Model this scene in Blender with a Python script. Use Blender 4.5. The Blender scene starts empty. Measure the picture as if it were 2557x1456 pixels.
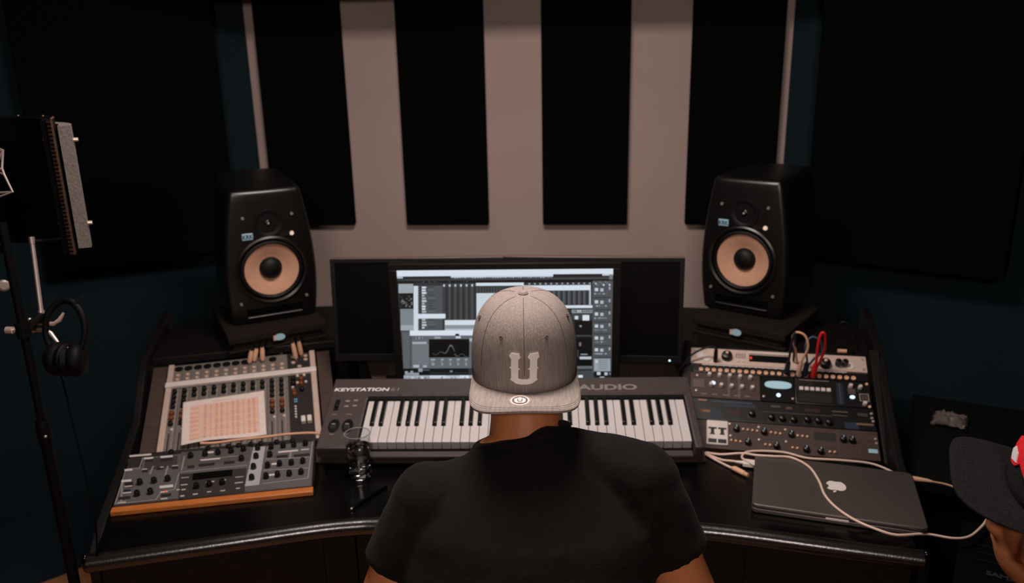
import bpy, bmesh, math, random
from mathutils import Vector, Matrix
random.seed(7)
SC = bpy.context.scene
COL = SC.collection
R = math.radians
V = Vector

# ------------------------------------------------------------------ colours and materials
def lin(c):
    out = []
    for v in c[:3]:
        v = v / 255.0
        out.append(v / 12.92 if v <= 0.04045 else ((v + 0.055) / 1.055) ** 2.4)
    return (out[0], out[1], out[2], 1.0)

def principled(name):
    m = bpy.data.materials.new(name)
    m.use_nodes = True
    nt = m.node_tree
    return m, nt, nt.nodes['Principled BSDF']

def add_bump(nt, b, scale, strength, dist=0.002, detail=4, stretch=None):
    tc = nt.nodes.new('ShaderNodeTexCoord')
    n = nt.nodes.new('ShaderNodeTexNoise')
    n.inputs['Scale'].default_value = scale
    n.inputs['Detail'].default_value = detail
    if stretch:
        mp = nt.nodes.new('ShaderNodeMapping')
        mp.inputs['Scale'].default_value = stretch
        nt.links.new(tc.outputs['Object'], mp.inputs['Vector'])
        nt.links.new(mp.outputs['Vector'], n.inputs['Vector'])
    else:
        nt.links.new(tc.outputs['Object'], n.inputs['Vector'])
    bu = nt.nodes.new('ShaderNodeBump')
    bu.inputs['Strength'].default_value = strength
    bu.inputs['Distance'].default_value = dist
    nt.links.new(n.outputs['Fac'], bu.inputs['Height'])
    nt.links.new(bu.outputs['Normal'], b.inputs['Normal'])
    return n

def mat(name, rgb, rough=0.5, spec=0.5, metal=0.0, var=0.12, vscale=30.0, bump=None, stretch=None, sheen=0.0, sss=0.0, rgb2=None):
    """one procedural material: base colour broken up by noise, optional bump"""
    m, nt, b = principled(name)
    c = lin(rgb)
    tc = nt.nodes.new('ShaderNodeTexCoord')
    n = nt.nodes.new('ShaderNodeTexNoise')
    n.inputs['Scale'].default_value = vscale
    n.inputs['Detail'].default_value = 5
    if stretch:
        mp = nt.nodes.new('ShaderNodeMapping')
        mp.inputs['Scale'].default_value = stretch
        nt.links.new(tc.outputs['Object'], mp.inputs['Vector'])
        nt.links.new(mp.outputs['Vector'], n.inputs['Vector'])
    else:
        nt.links.new(tc.outputs['Object'], n.inputs['Vector'])
    r = nt.nodes.new('ShaderNodeValToRGB')
    if rgb2:
        d = lin(rgb2)
        r.color_ramp.elements[0].color = d
        r.color_ramp.elements[1].color = c
    else:
        r.color_ramp.elements[0].color = (c[0]*(1-var), c[1]*(1-var), c[2]*(1-var), 1)
        r.color_ramp.elements[1].color = (min(1, c[0]*(1+var)), min(1, c[1]*(1+var)), min(1, c[2]*(1+var)), 1)
    r.color_ramp.elements[0].position = 0.3
    r.color_ramp.elements[1].position = 0.7
    nt.links.new(n.outputs['Fac'], r.inputs['Fac'])
    nt.links.new(r.outputs['Color'], b.inputs['Base Color'])
    b.inputs['Roughness'].default_value = rough
    b.inputs['Specular IOR Level'].default_value = spec
    b.inputs['Metallic'].default_value = metal
    if sheen:
        b.inputs['Sheen Weight'].default_value = sheen
    if sss:
        b.inputs['Subsurface Weight'].default_value = sss
        b.inputs['Subsurface Radius'].default_value = (0.012, 0.005, 0.003)
    if bump:
        add_bump(nt, b, bump[0], bump[1], bump[2] if len(bump) > 2 else 0.002)
    return m

def mat_printed(name, rough=0.5, spec=0.4):
    """panel with printed colours: reads the colour attribute of the mesh"""
    m, nt, b = principled(name)
    a = nt.nodes.new('ShaderNodeAttribute')
    a.attribute_name = 'Col'
    tc = nt.nodes.new('ShaderNodeTexCoord')
    n = nt.nodes.new('ShaderNodeTexNoise')
    n.inputs['Scale'].default_value = 60
    mx = nt.nodes.new('ShaderNodeMix')
    mx.data_type = 'RGBA'
    mx.blend_type = 'MULTIPLY'
    mx.inputs[0].default_value = 0.25
    nt.links.new(tc.outputs['Object'], n.inputs['Vector'])
    nt.links.new(a.outputs['Color'], mx.inputs[6])
    nt.links.new(n.outputs['Color'], mx.inputs[7])
    nt.links.new(mx.outputs[2], b.inputs['Base Color'])
    b.inputs['Roughness'].default_value = rough
    b.inputs['Specular IOR Level'].default_value = spec
    return m

def mat_emit(name, rgb, strength):
    m, nt, b = principled(name)
    b.inputs['Base Color'].default_value = (0.02, 0.02, 0.02, 1)
    b.inputs['Emission Color'].default_value = lin(rgb)
    b.inputs['Emission Strength'].default_value = strength
    return m

def mat_screen(name, strength):
    m, nt, b = principled(name)
    a = nt.nodes.new('ShaderNodeAttribute')
    a.attribute_name = 'Col'
    b.inputs['Base Color'].default_value = (0.004, 0.004, 0.004, 1)
    b.inputs['Roughness'].default_value = 0.35
    nt.links.new(a.outputs['Color'], b.inputs['Emission Color'])
    b.inputs['Emission Strength'].default_value = strength
    return m

def mat_thin_glass(name):
    m = bpy.data.materials.new(name); m.use_nodes = True
    nt = m.node_tree; nt.nodes.clear()
    out = nt.nodes.new('ShaderNodeOutputMaterial'); mx = nt.nodes.new('ShaderNodeMixShader')
    tr = nt.nodes.new('ShaderNodeBsdfTransparent'); gl = nt.nodes.new('ShaderNodeBsdfGlossy'); fr = nt.nodes.new('ShaderNodeLayerWeight'); pw = nt.nodes.new('ShaderNodeMath'); ml = nt.nodes.new('ShaderNodeMath')
    tr.inputs['Color'].default_value = (0.95, 0.96, 0.96, 1); gl.inputs['Roughness'].default_value = 0.03; pw.operation = 'POWER'; pw.inputs[1].default_value = 4.0; ml.operation = 'MULTIPLY_ADD'; ml.inputs[1].default_value = 0.5; ml.inputs[2].default_value = 0.07
    nt.links.new(fr.outputs['Facing'], pw.inputs[0]); nt.links.new(pw.outputs[0], ml.inputs[0]); nt.links.new(ml.outputs[0], mx.inputs['Fac']); nt.links.new(tr.outputs['BSDF'], mx.inputs[1]); nt.links.new(gl.outputs['BSDF'], mx.inputs[2])
    nt.links.new(mx.outputs['Shader'], out.inputs['Surface'])
    return m

def mat_glass(name, ior, tint=(255, 255, 255)):
    m, nt, b = principled(name)
    b.inputs['Base Color'].default_value = lin(tint)
    b.inputs['Transmission Weight'].default_value = 1.0
    b.inputs['Roughness'].default_value = 0.02
    b.inputs['IOR'].default_value = ior
    return m

# ------------------------------------------------------------------ mesh builder
class MB:
    def __init__(s):
        s.v = []; s.f = []; s.c = []; s.M = Matrix.Identity(4); s.col = None
    def _add(s, vs, fs, col=None):
        k = len(s.v)
        s.v.extend([s.M @ V(p) for p in vs])
        col = col if col is not None else s.col
        lc = lin(col) if col is not None else None
        for f in fs:
            s.f.append(tuple(i + k for i in f)); s.c.append(lc)
        return s
    def box(s, c, d, col=None):
        x, y, z = c; a, b, e = d[0]/2, d[1]/2, d[2]/2
        vs = [(x+i*a, y+j*b, z+k*e) for k in (-1, 1) for j in (-1, 1) for i in (-1, 1)]
        return s._add(vs, [(0,2,3,1),(4,5,7,6),(0,1,5,4),(2,6,7,3),(0,4,6,2),(1,3,7,5)], col)
    def rect(s, x0, y0, x1, y1, z=0.0, col=None):
        return s._add([(x0,y0,z),(x1,y0,z),(x1,y1,z),(x0,y1,z)], [(0,1,2,3)], col)
    def prism(s, poly, z0, z1, col=None):
        n = len(poly)
        vs = [(p[0],p[1],z0) for p in poly] + [(p[0],p[1],z1) for p in poly]
        fs = [tuple(range(n-1,-1,-1)), tuple(range(n,2*n))] + [(i,(i+1)%n,(i+1)%n+n,i+n) for i in range(n)]
        return s._add(vs, fs, col)
    def lathe(s, prof, n=24, o=(0,0,0), ax=(0,0,1), col=None, sx=1.0, sy=1.0, caps=True):
        """prof: (radius, height) along the axis"""
        q = V(ax).normalized().to_track_quat('Z','Y').to_matrix()
        o = V(o); vs = []; fs = []
        for r, h in prof:
            for i in range(n):
                a = 2*math.pi*i/n
                vs.append(o + q @ V((r*sx*math.cos(a), r*sy*math.sin(a), h)))
        m = len(prof)
        for j in range(m-1):
            for i in range(n):
                fs.append((j*n+i, j*n+(i+1)%n, (j+1)*n+(i+1)%n, (j+1)*n+i))
        if caps and prof[0][0] > 1e-6: fs.append(tuple(range(n-1,-1,-1)))
        if caps and prof[-1][0] > 1e-6: fs.append(tuple((m-1)*n+i for i in range(n)))
        return s._add(vs, fs, col)
    def cyl(s, p0, p1, r0, r1=None, n=16, col=None):
        p0 = V(p0); p1 = V(p1); L = (p1-p0).length
        return s.lathe([(r0,0),(r1 if r1 is not None else r0, L)], n, p0, p1-p0, col)
    def ball(s, c, r, n=20, m=12, col=None, rot=None):
        """ellipsoid, r = radius or 3 radii"""
        if not hasattr(r, '__len__'): r = (r, r, r)
        vs = []; fs = []
        for j in range(m+1):
            t = math.pi*j/m
            for i in range(n):
                a = 2*math.pi*i/n
                p = V((r[0]*math.sin(t)*math.cos(a), r[1]*math.sin(t)*math.sin(a), r[2]*math.cos(t)))
                if rot is not None: p = rot @ p
                vs.append(V(c)+p)
        for j in range(m):
            for i in range(n):
                fs.append((j*n+i, (j+1)*n+i, (j+1)*n+(i+1)%n, j*n+(i+1)%n))
        return s._add(vs, fs, col)
    def tube(s, pts, r, n=10, col=None, smooth=0):
        pts = [V(p) for p in pts]
        rs = list(r) if hasattr(r, '__len__') else [r]*len(pts)
        if smooth:
            P = [pts[0]]+pts+[pts[-1]]; q = []; rr = []
            for i in range(1, len(P)-2):
                for k in range(smooth):
                    t = k/smooth
                    a, b, c, d = P[i-1], P[i], P[i+1], P[i+2]
                    q.append(0.5*((2*b)+(c-a)*t+(2*a-5*b+4*c-d)*t*t+(3*b-a-3*c+d)*t*t*t))
                    rr.append(rs[i-1]*(1-t)+rs[i]*t)
            q.append(pts[-1]); rr.append(rs[-1]); pts, rs = q, rr
        vs = []; fs = []; N = len(pts)
        up = V((0,0,1)); prev = None
        for i in range(N):
            t = (pts[min(i+1,N-1)]-pts[max(i-1,0)]).normalized()
            if prev is None:
                x = t.cross(up)
                if x.length < 1e-3: x = t.cross(V((0,1,0)))
            else:
                x = prev - t*prev.dot(t)
                if x.length < 1e-6: x = t.cross(up)
            x.normalize(); y = t.cross(x); prev = x
            for k in range(n):
                a = 2*math.pi*k/n
                vs.append(pts[i]+(x*math.cos(a)+y*math.sin(a))*rs[i])
        for i in range(N-1):
            for k in range(n):
                fs.append((i*n+k, i*n+(k+1)%n, (i+1)*n+(k+1)%n, (i+1)*n+k))
        fs.append(tuple(range(n-1,-1,-1))); fs.append(tuple((N-1)*n+k for k in range(n)))
        return s._add(vs, fs, col)
    def loft(s, rings, caps=True, col=None):
        n = len(rings[0]); vs = [p for r in rings for p in r]; fs = []
        for j in range(len(rings)-1):
            for i in range(n):
                fs.append((j*n+i, j*n+(i+1)%n, (j+1)*n+(i+1)%n, (j+1)*n+i))
        if caps:
            fs.append(tuple(range(n-1,-1,-1))); fs.append(tuple((len(rings)-1)*n+i for i in range(n)))
        return s._add(vs, fs, col)
    def mesh(s, name, angle=40):
        me = bpy.data.meshes.new(name)
        me.from_pydata([tuple(p) for p in s.v], [], s.f)
        if any(c is not None for c in s.c):
            at = me.color_attributes.new('Col', 'FLOAT_COLOR', 'CORNER')
            vals = []
            for p, c in zip(me.polygons, s.c):
                vals.extend((c or (0.5,0.5,0.5,1))*p.loop_total)
            at.data.foreach_set('color', vals)
        bm = bmesh.new(); bm.from_mesh(me)
        bmesh.ops.recalc_face_normals(bm, faces=bm.faces); bm.to_mesh(me); bm.free()
        me.polygons.foreach_set('use_smooth', [True]*len(me.polygons))
        me.set_sharp_from_angle(angle=R(angle))
        me.update()
        return me
    def build(s, name, m, parent=None, bevel=0, seg=3, subsurf=0, angle=40, M=None, loc=None):
        o = bpy.data.objects.new(name, s.mesh(name, angle)); COL.objects.link(o)
        o.data.materials.append(m)
        if parent is not None: o.parent = parent
        if M is not None: o.matrix_world = M
        if loc is not None: o.location = loc
        if bevel:
            b = o.modifiers.new('bevel', 'BEVEL'); b.width = bevel; b.segments = seg; b.limit_method = 'ANGLE'; b.angle_limit = R(35)
            b.harden_normals = False
        if subsurf:
            u = o.modifiers.new('subsurf', 'SUBSURF'); u.levels = subsurf; u.render_levels = subsurf
        return o

def tag(o, label=None, cat=None, group=None, kind=None):
    if label: o['label'] = label
    if cat: o['category'] = cat
    if group: o['group'] = group
    if kind: o['kind'] = kind
    return o
def thing(name, label, cat, M=None, group=None):
    o = bpy.data.objects.new(name, None); COL.objects.link(o)
    o.empty_display_size = 0.05
    if M is not None: o.matrix_world = M
    return tag(o, label, cat, group)
def frame(o, yaw=0, tilt=0):
    """x along the front, y up the (tilted) face, z out of the face"""
    y, t = R(yaw), R(tilt)
    a = V((math.cos(y), math.sin(y), 0)); f = V((-math.sin(y), math.cos(y), 0))
    u = f*math.cos(t)+V((0,0,math.sin(t))); n = a.cross(u)
    return Matrix(((a.x,u.x,n.x,o[0]),(a.y,u.y,n.y,o[1]),(a.z,u.z,n.z,o[2]),(0,0,0,1)))
def clone(o, parent, loc, rot=None):
    c = o.copy(); COL.objects.link(c); c.parent = parent; c.location = loc
    if rot: c.rotation_euler = rot
    return c
def copy_tree(o, parent=None):
    kids = list(o.children)
    c = o.copy(); COL.objects.link(c); c.parent = parent
    for k in kids: copy_tree(k, c)
    return c
def text_mesh(name, body, size, m, parent, loc, xs=1.0, extrude=0.0004, bold=0.0, shear=0.0, rot=0.0, align='LEFT', space=1.0):
    cu = bpy.data.curves.new('lettering', 'FONT'); cu.body = body; cu.size = size
    cu.extrude = extrude; cu.offset = bold; cu.shear = shear; cu.align_x = align; cu.space_character = space
    cu.resolution_u = 3
    t = bpy.data.objects.new('lettering', cu); COL.objects.link(t)
    bpy.context.view_layer.update()
    dg = bpy.context.evaluated_depsgraph_get()
    me = bpy.data.meshes.new_from_object(t.evaluated_get(dg))
    bpy.data.objects.remove(t); bpy.data.curves.remove(cu)
    mx = Matrix.Translation(loc) @ Matrix.Rotation(rot, 4, 'Z') @ Matrix.Diagonal((xs,1,1,1))
    me.transform(mx)
    me.name = name
    o = bpy.data.objects.new(name, me); COL.objects.link(o); o.parent = parent
    me.materials.clear(); me.materials.append(m)
    return o
def bake(o, name, m, parent=None, smooth=True):
    """apply the modifiers of a helper object into one continuous mesh"""
    bpy.context.view_layer.update()
    dg = bpy.context.evaluated_depsgraph_get()
    me = bpy.data.meshes.new_from_object(o.evaluated_get(dg))
    old = o.data
    bpy.data.objects.remove(o); bpy.data.meshes.remove(old)
    me.name = name
    me.materials.clear(); me.materials.append(m)
    me.polygons.foreach_set('use_smooth', [smooth]*len(me.polygons))
    n = bpy.data.objects.new(name, me); COL.objects.link(n)
    if parent is not None: n.parent = parent
    return n
def remeshed(mb, name, m, parent, voxel, iters=6, displace=None):
    o = mb.build('draft', m)
    r = o.modifiers.new('r', 'REMESH'); r.mode = 'VOXEL'; r.voxel_size = voxel; r.adaptivity = 0
    s = o.modifiers.new('s', 'SMOOTH'); s.factor = 0.5; s.iterations = iters
    if displace:
        tx = bpy.data.textures.new('folds', 'CLOUDS'); tx.noise_scale = displace[0]; tx.noise_depth = 2
        d = o.modifiers.new('d', 'DISPLACE'); d.texture = tx; d.strength = displace[1]; d.mid_level = 0.5
        d.texture_coords = 'LOCAL'
    return bake(o, name, m, parent)

# ------------------------------------------------------------------ materials
M_ = {}
M_['wall'] = mat('beige_paint', (182, 160, 154), 0.85, 0.2, var=0.05, vscale=3, bump=(120, 0.08))
M_['navy'] = mat('navy_paint', (23, 37, 44), 0.9, 0.15, var=0.08, vscale=4, bump=(150, 0.15))
M_['navy_rug'] = mat('navy_rug', (26, 38, 47), 0.95, 0.1, var=0.25, vscale=180, bump=(400, 0.6, 0.004))
M_['foam'] = mat('black_felt', (12, 12, 12), 0.98, 0.03, var=0.2, vscale=200, bump=(300, 0.4))
M_['floor'] = mat('floorboards', (168, 112, 78), 0.5, 0.4, var=0.25, vscale=6, stretch=(1, 12, 1))
M_['ceil'] = mat('ceiling_paint', (60, 55, 52), 0.9, 0.1, var=0.05)
M_['desk'] = mat('black_lacquer', (8, 7, 7), 0.22, 0.35, var=0.2, vscale=60)
M_['deskmat'] = mat('black_laminate', (16, 13, 12), 0.55, 0.3, var=0.2, vscale=40)
M_['arm'] = mat('padded_black_vinyl', (22, 19, 18), 0.24, 1.0, var=0.2, vscale=50, bump=(220, 0.15))
M_['brown'] = mat('dark_brown_wood', (70, 55, 50), 0.6, 0.3, var=0.2, vscale=20, stretch=(1, 10, 1))
M_['plastic'] = mat('black_plastic', (13, 12, 11), 0.34, 0.7, var=0.15, vscale=120, bump=(500, 0.08))
M_['gloss'] = mat('gloss_black', (5, 5, 5), 0.15, 0.5, var=0.1)
M_['matte'] = mat('matte_black', (7, 7, 7), 0.7, 0.2, var=0.2)
M_['void'] = mat('flat_black_coating', (4, 4, 4), 0.9, 0.08, var=0.2)
M_['front'] = mat('very_dark_wood', (26, 18, 15), 0.7, 0.2, var=0.2, vscale=20, stretch=(1, 1, 10))
M_['bezel'] = mat('monitor_black', (9, 9, 9), 0.5, 0.35, var=0.1)
M_['bezel_lit'] = mat('monitor_lit_edge', (104, 84, 76), 0.4, 0.5, var=0.1)  # brown puts the lamplit highlight of the top edges into the colour
M_['panel_off'] = mat('dark_screen_glass', (3, 3, 3), 0.4, 0.2, var=0.1)
M_['kbody'] = mat('charcoal_plastic', (66, 56, 55), 0.5, 0.4, var=0.1, vscale=100, bump=(600, 0.1))
M_['wkey'] = mat('white_key_plastic', (200, 193, 192), 0.3, 0.5, var=0.02)
M_['bkey'] = mat('black_key_plastic', (14, 12, 12), 0.3, 0.5, var=0.1)
M_['white'] = mat('white_print', (225, 215, 210), 0.5, 0.3, var=0.03)
M_['greyprint'] = mat('grey_print', (130, 122, 118), 0.5, 0.3, var=0.03)
M_['dimprint'] = mat('dim_grey_print', (46, 45, 45), 0.6, 0.2, var=0.1)
M_['chrome'] = mat('chrome', (226, 204, 190), 0.3, 0.8, metal=0.55, var=0.05)
M_['steel'] = mat('brushed_steel', (176, 160, 152), 0.4, 0.6, metal=0.6, var=0.08)
M_['alu'] = mat('grey_aluminium', (100, 91, 87), 0.42, 0.5, metal=0.55, var=0.05, vscale=300)
M_['tan'] = mat('tan_fibre_cone', (206, 156, 130), 0.75, 0.2, var=0.06, vscale=80, bump=(200, 0.2))
M_['rubber'] = mat('black_rubber', (12, 11, 11), 0.55, 0.3, var=0.1)
M_['printed'] = mat_printed('printed_panel', 0.5, 0.4)
M_['paper'] = mat_printed('printed_paper', 0.8, 0.1)
M_['knob'] = mat('knob_black', (14, 13, 14), 0.35, 0.5, var=0.1)
M_['knob_blue'] = mat('knob_slate', (34, 40, 48), 0.4, 0.5, var=0.1)
M_['knob_amber'] = mat('knob_amber', (112, 60, 32), 0.4, 0.5, var=0.1)
M_['knob_pale'] = mat('knob_pale', (214, 200, 194), 0.4, 0.4, var=0.05)
M_['wood'] = mat('orange_wood', (176, 100, 45), 0.45, 0.4, var=0.2, vscale=25, stretch=(1, 20, 1))
M_['cable'] = mat('cream_cable', (222, 192, 178), 0.45, 0.4, var=0.05)
M_['cableblk'] = mat('black_cable', (8, 8, 8), 0.5, 0.3, var=0.1)
M_['cableblue'] = mat('slate_blue_cable', (62, 86, 104), 0.5, 0.3, var=0.1)
M_['cablenavy'] = mat('navy_cable', (24, 34, 46), 0.5, 0.3, var=0.1)
M_['cabletan'] = mat('tan_cable', (214, 160, 128), 0.5, 0.3, var=0.1)
M_['cablered'] = mat('red_cable', (205, 30, 34), 0.4, 0.4, var=0.1)
M_['plugtan'] = mat('tan_plug', (226, 176, 146), 0.45, 0.4, var=0.06)
M_['glass'] = mat_glass('clear_glass', 1.40)
M_['rim'] = mat('glass_rim', (150, 150, 150), 0.12, 0.9, metal=0.2, var=0.05)
M_['thin_glass'] = mat_thin_glass('thin_clear_glass')
M_['water'] = mat_glass('water', 1.33)
M_['film'] = mat_glass('clear_film', 1.2, (235, 235, 235))
M_['skin'] = mat('skin', (196, 120, 78), 0.5, 0.35, var=0.06, vscale=14, bump=(160, 0.12), sss=0.05)
M_['skin2'] = mat('skin_stubble', (176, 112, 74), 0.55, 0.3, var=0.12, vscale=60, bump=(160, 0.12), sss=0.05)
M_['shirt'] = mat('black_cotton', (19, 17, 16), 0.9, 0.15, var=0.2, vscale=160, bump=(260, 0.3), sheen=0.02)
M_['denim'] = mat('dark_denim', (22, 24, 32), 0.9, 0.15, var=0.2, vscale=160, bump=(260, 0.3))
M_['capgrey'] = mat('grey_heather', (160, 148, 142), 0.9, 0.1, vscale=80, stretch=(5, 5, 0.3), rgb2=(132, 120, 115), bump=(500, 0.3))
M_['brimgrey'] = mat('grey_heather_brim', (162, 151, 145), 0.9, 0.1, vscale=46, stretch=(6, 0.8, 1), rgb2=(138, 127, 122), bump=(500, 0.3))
M_['capletter'] = mat('pale_embroidery', (250, 240, 234), 0.8, 0.1, var=0.03, vscale=300, stretch=(1, 6, 1), bump=(600, 0.3))
M_['capthread'] = mat('dark_thread', (96, 84, 79), 0.9, 0.1, var=0.1)
M_['capblack'] = mat('charcoal_wool', (44, 41, 42), 0.95, 0.08, vscale=400, rgb2=(24, 23, 25), bump=(600, 0.5))
M_['red'] = mat('red_embroidery', (226, 36, 48), 0.7, 0.2, var=0.12, vscale=200, bump=(600, 0.4))
M_['white_emb'] = mat('white_embroidery', (214, 214, 214), 0.7, 0.2, var=0.06, vscale=200)
M_['led'] = mat_emit('white_led', (205, 235, 255), 1.6)
M_['ledwarm'] = mat_emit('warm_led', (255, 220, 190), 0.8)
M_['ledred'] = mat_emit('red_led', (255, 60, 40), 0.7)
M_['ledcyan'] = mat_emit('cyan_led', (130, 200, 230), 0.45)
M_['meter'] = mat_emit('meter_glow', (190, 222, 232), 0.62)
M_['screen'] = mat_screen('lit_display', 1.0)
M_['logo_blue'] = mat('pale_blue_badge', (168, 206, 224), 0.4, 0.4, var=0.1)
M_['logo_pink'] = mat('pale_pink_badge', (214, 180, 170), 0.4, 0.4, var=0.1)
M_['silver'] = mat('silver_panel', (205, 180, 168), 0.45, 0.5, metal=0.2, var=0.06, vscale=60)
M_['padfoam'] = mat('charcoal_foam', (35, 28, 26), 0.95, 0.1, var=0.25, vscale=120, bump=(240, 0.6, 0.004))
M_['greyfelt'] = mat('grey_wool_felt', (128, 116, 112), 0.95, 0.1, vscale=200, rgb2=(104, 96, 94), bump=(200, 0.5))
M_['perf'] = mat('perforated_bronze', (92, 66, 52), 0.4, 0.5, metal=0.6, var=0.3, vscale=160)
M_['stand'] = mat('black_steel_tube', (4, 4, 4), 0.6, 0.15, var=0.2)
M_['bluesheet'] = mat('dark_blue_label', (40, 62, 84), 0.5, 0.3, var=0.2)
LAMP, REAR_FILL = 29.0, 38.0
# ------------------------------------------------------------------ room
WY = 3.24
CL = V((-1.354, WY)); CR = V((0.769, WY))
LL = V((-2.82, 2.376)); RR = V((2.242, 2.39))
def struct(name, mb, m, parent=None, **k):
    o = mb.build(name, m, parent, **k)
    if parent is None: o['kind'] = 'structure'
    return o
b = MB(); b.box((-0.29, 0.85, -0.05), (5.6, 5.2, 0.1)); struct('floor', b, M_['floor'])
b = MB(); b.box((-0.29, 0.85, 2.65), (5.6, 5.2, 0.1)); struct('ceiling', b, M_['ceil'])
b = MB(); b.box(((CL.x+CR.x)/2, WY+0.06, 1.3), (CR.x-CL.x, 0.12, 2.6)); struct('wall_back', b, M_['wall'])
b = MB(); b.prism([(CL.x, WY), (CL.x, WY+0.12), (-2.92, 2.44), (-2.92, -1.6), (LL.x, -1.6), (LL.x, LL.y)], 0, 2.6); struct('wall_left', b, M_['navy'])
b = MB(); b.prism([(CR.x, WY), (RR.x, RR.y), (RR.x, -1.6), (2.342, -1.6), (2.342, 2.45), (CR.x, WY+0.12)], 0, 2.6); struct('wall_right', b, M_['navy'])
b = MB(); b.box((-0.29, -1.66, 1.3), (5.3, 0.12, 2.6)); struct('wall_front', b, M_['navy'])
b = MB(); b.box((-0.29, 2.87, 2.306), (3.4, 0.10, 0.588)); struct('added_shade_beam', b, M_['ceil'])  # unseen beam added to shade the top of the back wall

# felt panels on the back wall
for i, (x0, x1, w) in enumerate([(-1.305, -0.960, 'behind the speaker on the mixer side'),
                                 (-0.740, -0.398, 'above the dark monitor on the mixer side'),
                                 (-0.176, 0.165, 'above the grey cap'),
                                 (0.3945, 0.735, 'behind the speaker over the rack gear')]):
    b = MB(); b.box(((x0+x1)/2, WY-0.02, 1.82), (x1-x0, 0.038, 1.456))
    o = b.build('acoustic_panel', M_['foam'], bevel=0.006)
    tag(o, 'tall black felt panel on beige wall, ' + w, 'acoustic panel', 'tall black acoustic panels on the beige wall')
# thick absorbers on the navy side walls
def absorber(c0, ang, s0, s1, z0, label):
    a = R(ang); d = V((math.cos(a), math.sin(a))); n = V((-math.sin(a), math.cos(a)))
    if n.y < 0: n = -n
    p0 = V(c0)+d*s0; p1 = V(c0)+d*s1
    b = MB(); b.prism([p0, p1, p1+n*0.14, p0+n*0.14], z0, 2.56)
    o = b.build('bass_trap', M_['foam'], bevel=0.008)
    tag(o, label, 'acoustic panel', 'large black absorbers on the navy walls')
absorber((-1.397, 3.1), 30.5, -0.70, -0.02, 1.008, 'huge black absorber board on navy wall behind the microphone shield')
absorber((0.697, 3.1), -30.0, 0.135, 0.795, 0.998, 'huge black absorber board on navy wall over the rack gear side')

# rug with a frayed edge
pts = []
for i in range(41):
    t = i/40
    p = V((-2.55, 1.66)).lerp(V((-1.25, 2.886)), t)
    pts.append((p.x+random.uniform(-0.008, 0.008), p.y+random.uniform(-0.010, 0.010)))
b = MB(); b.prism(pts+[(-1.36, 3.22), (-2.80, 2.37), (-2.80, 1.9)], 0.001, 0.012)
tag(b.build('rug', M_['navy_rug']), 'dark navy rug with a frayed edge on the wooden floor', 'rug')

# ceiling lamp (above the frame)
t = thing('ceiling_light', 'flat ceiling light panel above the desk', 'lamp', Matrix.Translation((-0.25, 1.50, 2.6)))
b = MB(); b.box((0, 0, -0.03), (0.74, 0.5, 0.06)); b.build('housing', M_['steel'], t, bevel=0.005)
b = MB(); b.box((0, 0, -0.063), (0.66, 0.42, 0.006)); b.build('diffuser', mat_emit('lamp_diffuser', (255, 226, 208), 1.0), t)

# ------------------------------------------------------------------ desk
desk = thing('studio_desk', 'black studio desk with padded front edge, angled wings and sloped gear bays', 'desk', Matrix.Translation((-0.2, 2.0, 0)))
DI = Matrix.Translation((0.2, -2.0, 0))
def dmb():
    b = MB(); b.M = DI.copy(); return b
b = dmb()
front = [(-1.050, 1.405), (-0.60, 1.556), (-0.53, 1.574), (-0.45, 1.582), (0.16, 1.603), (0.26, 1.602), (0.36, 1.588), (0.695, 1.524)]
b.prism(front+[(0.764, 1.905), (0.31, 1.95), (0.28, 2.02), (-0.66, 1.98), (-0.72, 1.945), (-1.185, 1.775)], 0.702, 0.742)
b.build('worktop', M_['desk'], desk, bevel=0.004)
b = dmb()
arm = [(-1.062, 1.400, 0.722), (-0.80, 1.488, 0.722), (-0.62, 1.549, 0.722), (-0.53, 1.572, 0.722), (-0.44, 1.582, 0.722), (-0.1, 1.593, 0.722), (0.16, 1.602, 0.722), (0.26, 1.601, 0.722), (0.36, 1.587, 0.722), (0.52, 1.556, 0.722), (0.706, 1.521, 0.722)]
b.tube(arm, 0.0205, 24, smooth=5)
b.build('armrest', M_['arm'], desk, angle=60)
for (x, y) in ((-1.066, 1.398), (0.711, 1.520)):
    b = dmb(); b.ball((x, y, 0.722), (0.009, 0.009, 0.022), 14, 10); b.build('edge_cap', M_['gloss'], desk)
# raised side cheeks that run to the floor
def cheek(p0, d, prof, th):
    d = V(d).normalized(); n = V((-d.y, d.x))
    vs = []
    for k in (0, 1):
        for s, z in prof:
            p = V(p0)+d*s+n*th*k; vs.append((p.x, p.y, z))
    m = len(prof)
    b = dmb(); b._add(vs, [tuple(range(m-1, -1, -1)), tuple(range(m, 2*m))]+[(i, (i+1) % m, (i+1) % m+m, i+m) for i in range(m)])
    b.build('side_panel', M_['deskmat'], desk, bevel=0.004)
prof = [(0.06, 0.0), (0.06, 0.70), (0.16, 0.73), (0.42, 0.758), (0.60, 0.782), (0.70, 0.846), (0.79, 0.897), (1.12, 0.916), (1.24, 0.916), (1.24, 0.0)]
cheek((-1.058, 1.395), (-0.321, 0.947), prof, 0.022)
profr = [(0.03, 0.0), (0.03, 0.70), (0.2, 0.735), (0.38, 0.770), (0.57, 0.832), (0.72, 0.900), (1.0, 0.940), (1.09, 0.940), (1.09, 0.0)]
cheek((0.730, 1.518), (0.174, 0.985), profr, 0.022)
# modesty panel and drawer under the front edge
b = dmb()
for p, q in zip(front[:-1], front[1:]):
    p = V(p); q = V(q); n = V((-(q-p).y, (q-p).x)).normalized()
    b.prism([p+n*0.03, q+n*0.03, q+n*0.05, p+n*0.05], 0.50, 0.702)
b.build('front_panel', M_['front'], desk)
b = dmb(); b.box((-0.15, 2.30, 0.35), (1.5, 0.03, 0.70)); b.build('rear_panel', M_['deskmat'], desk)
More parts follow.
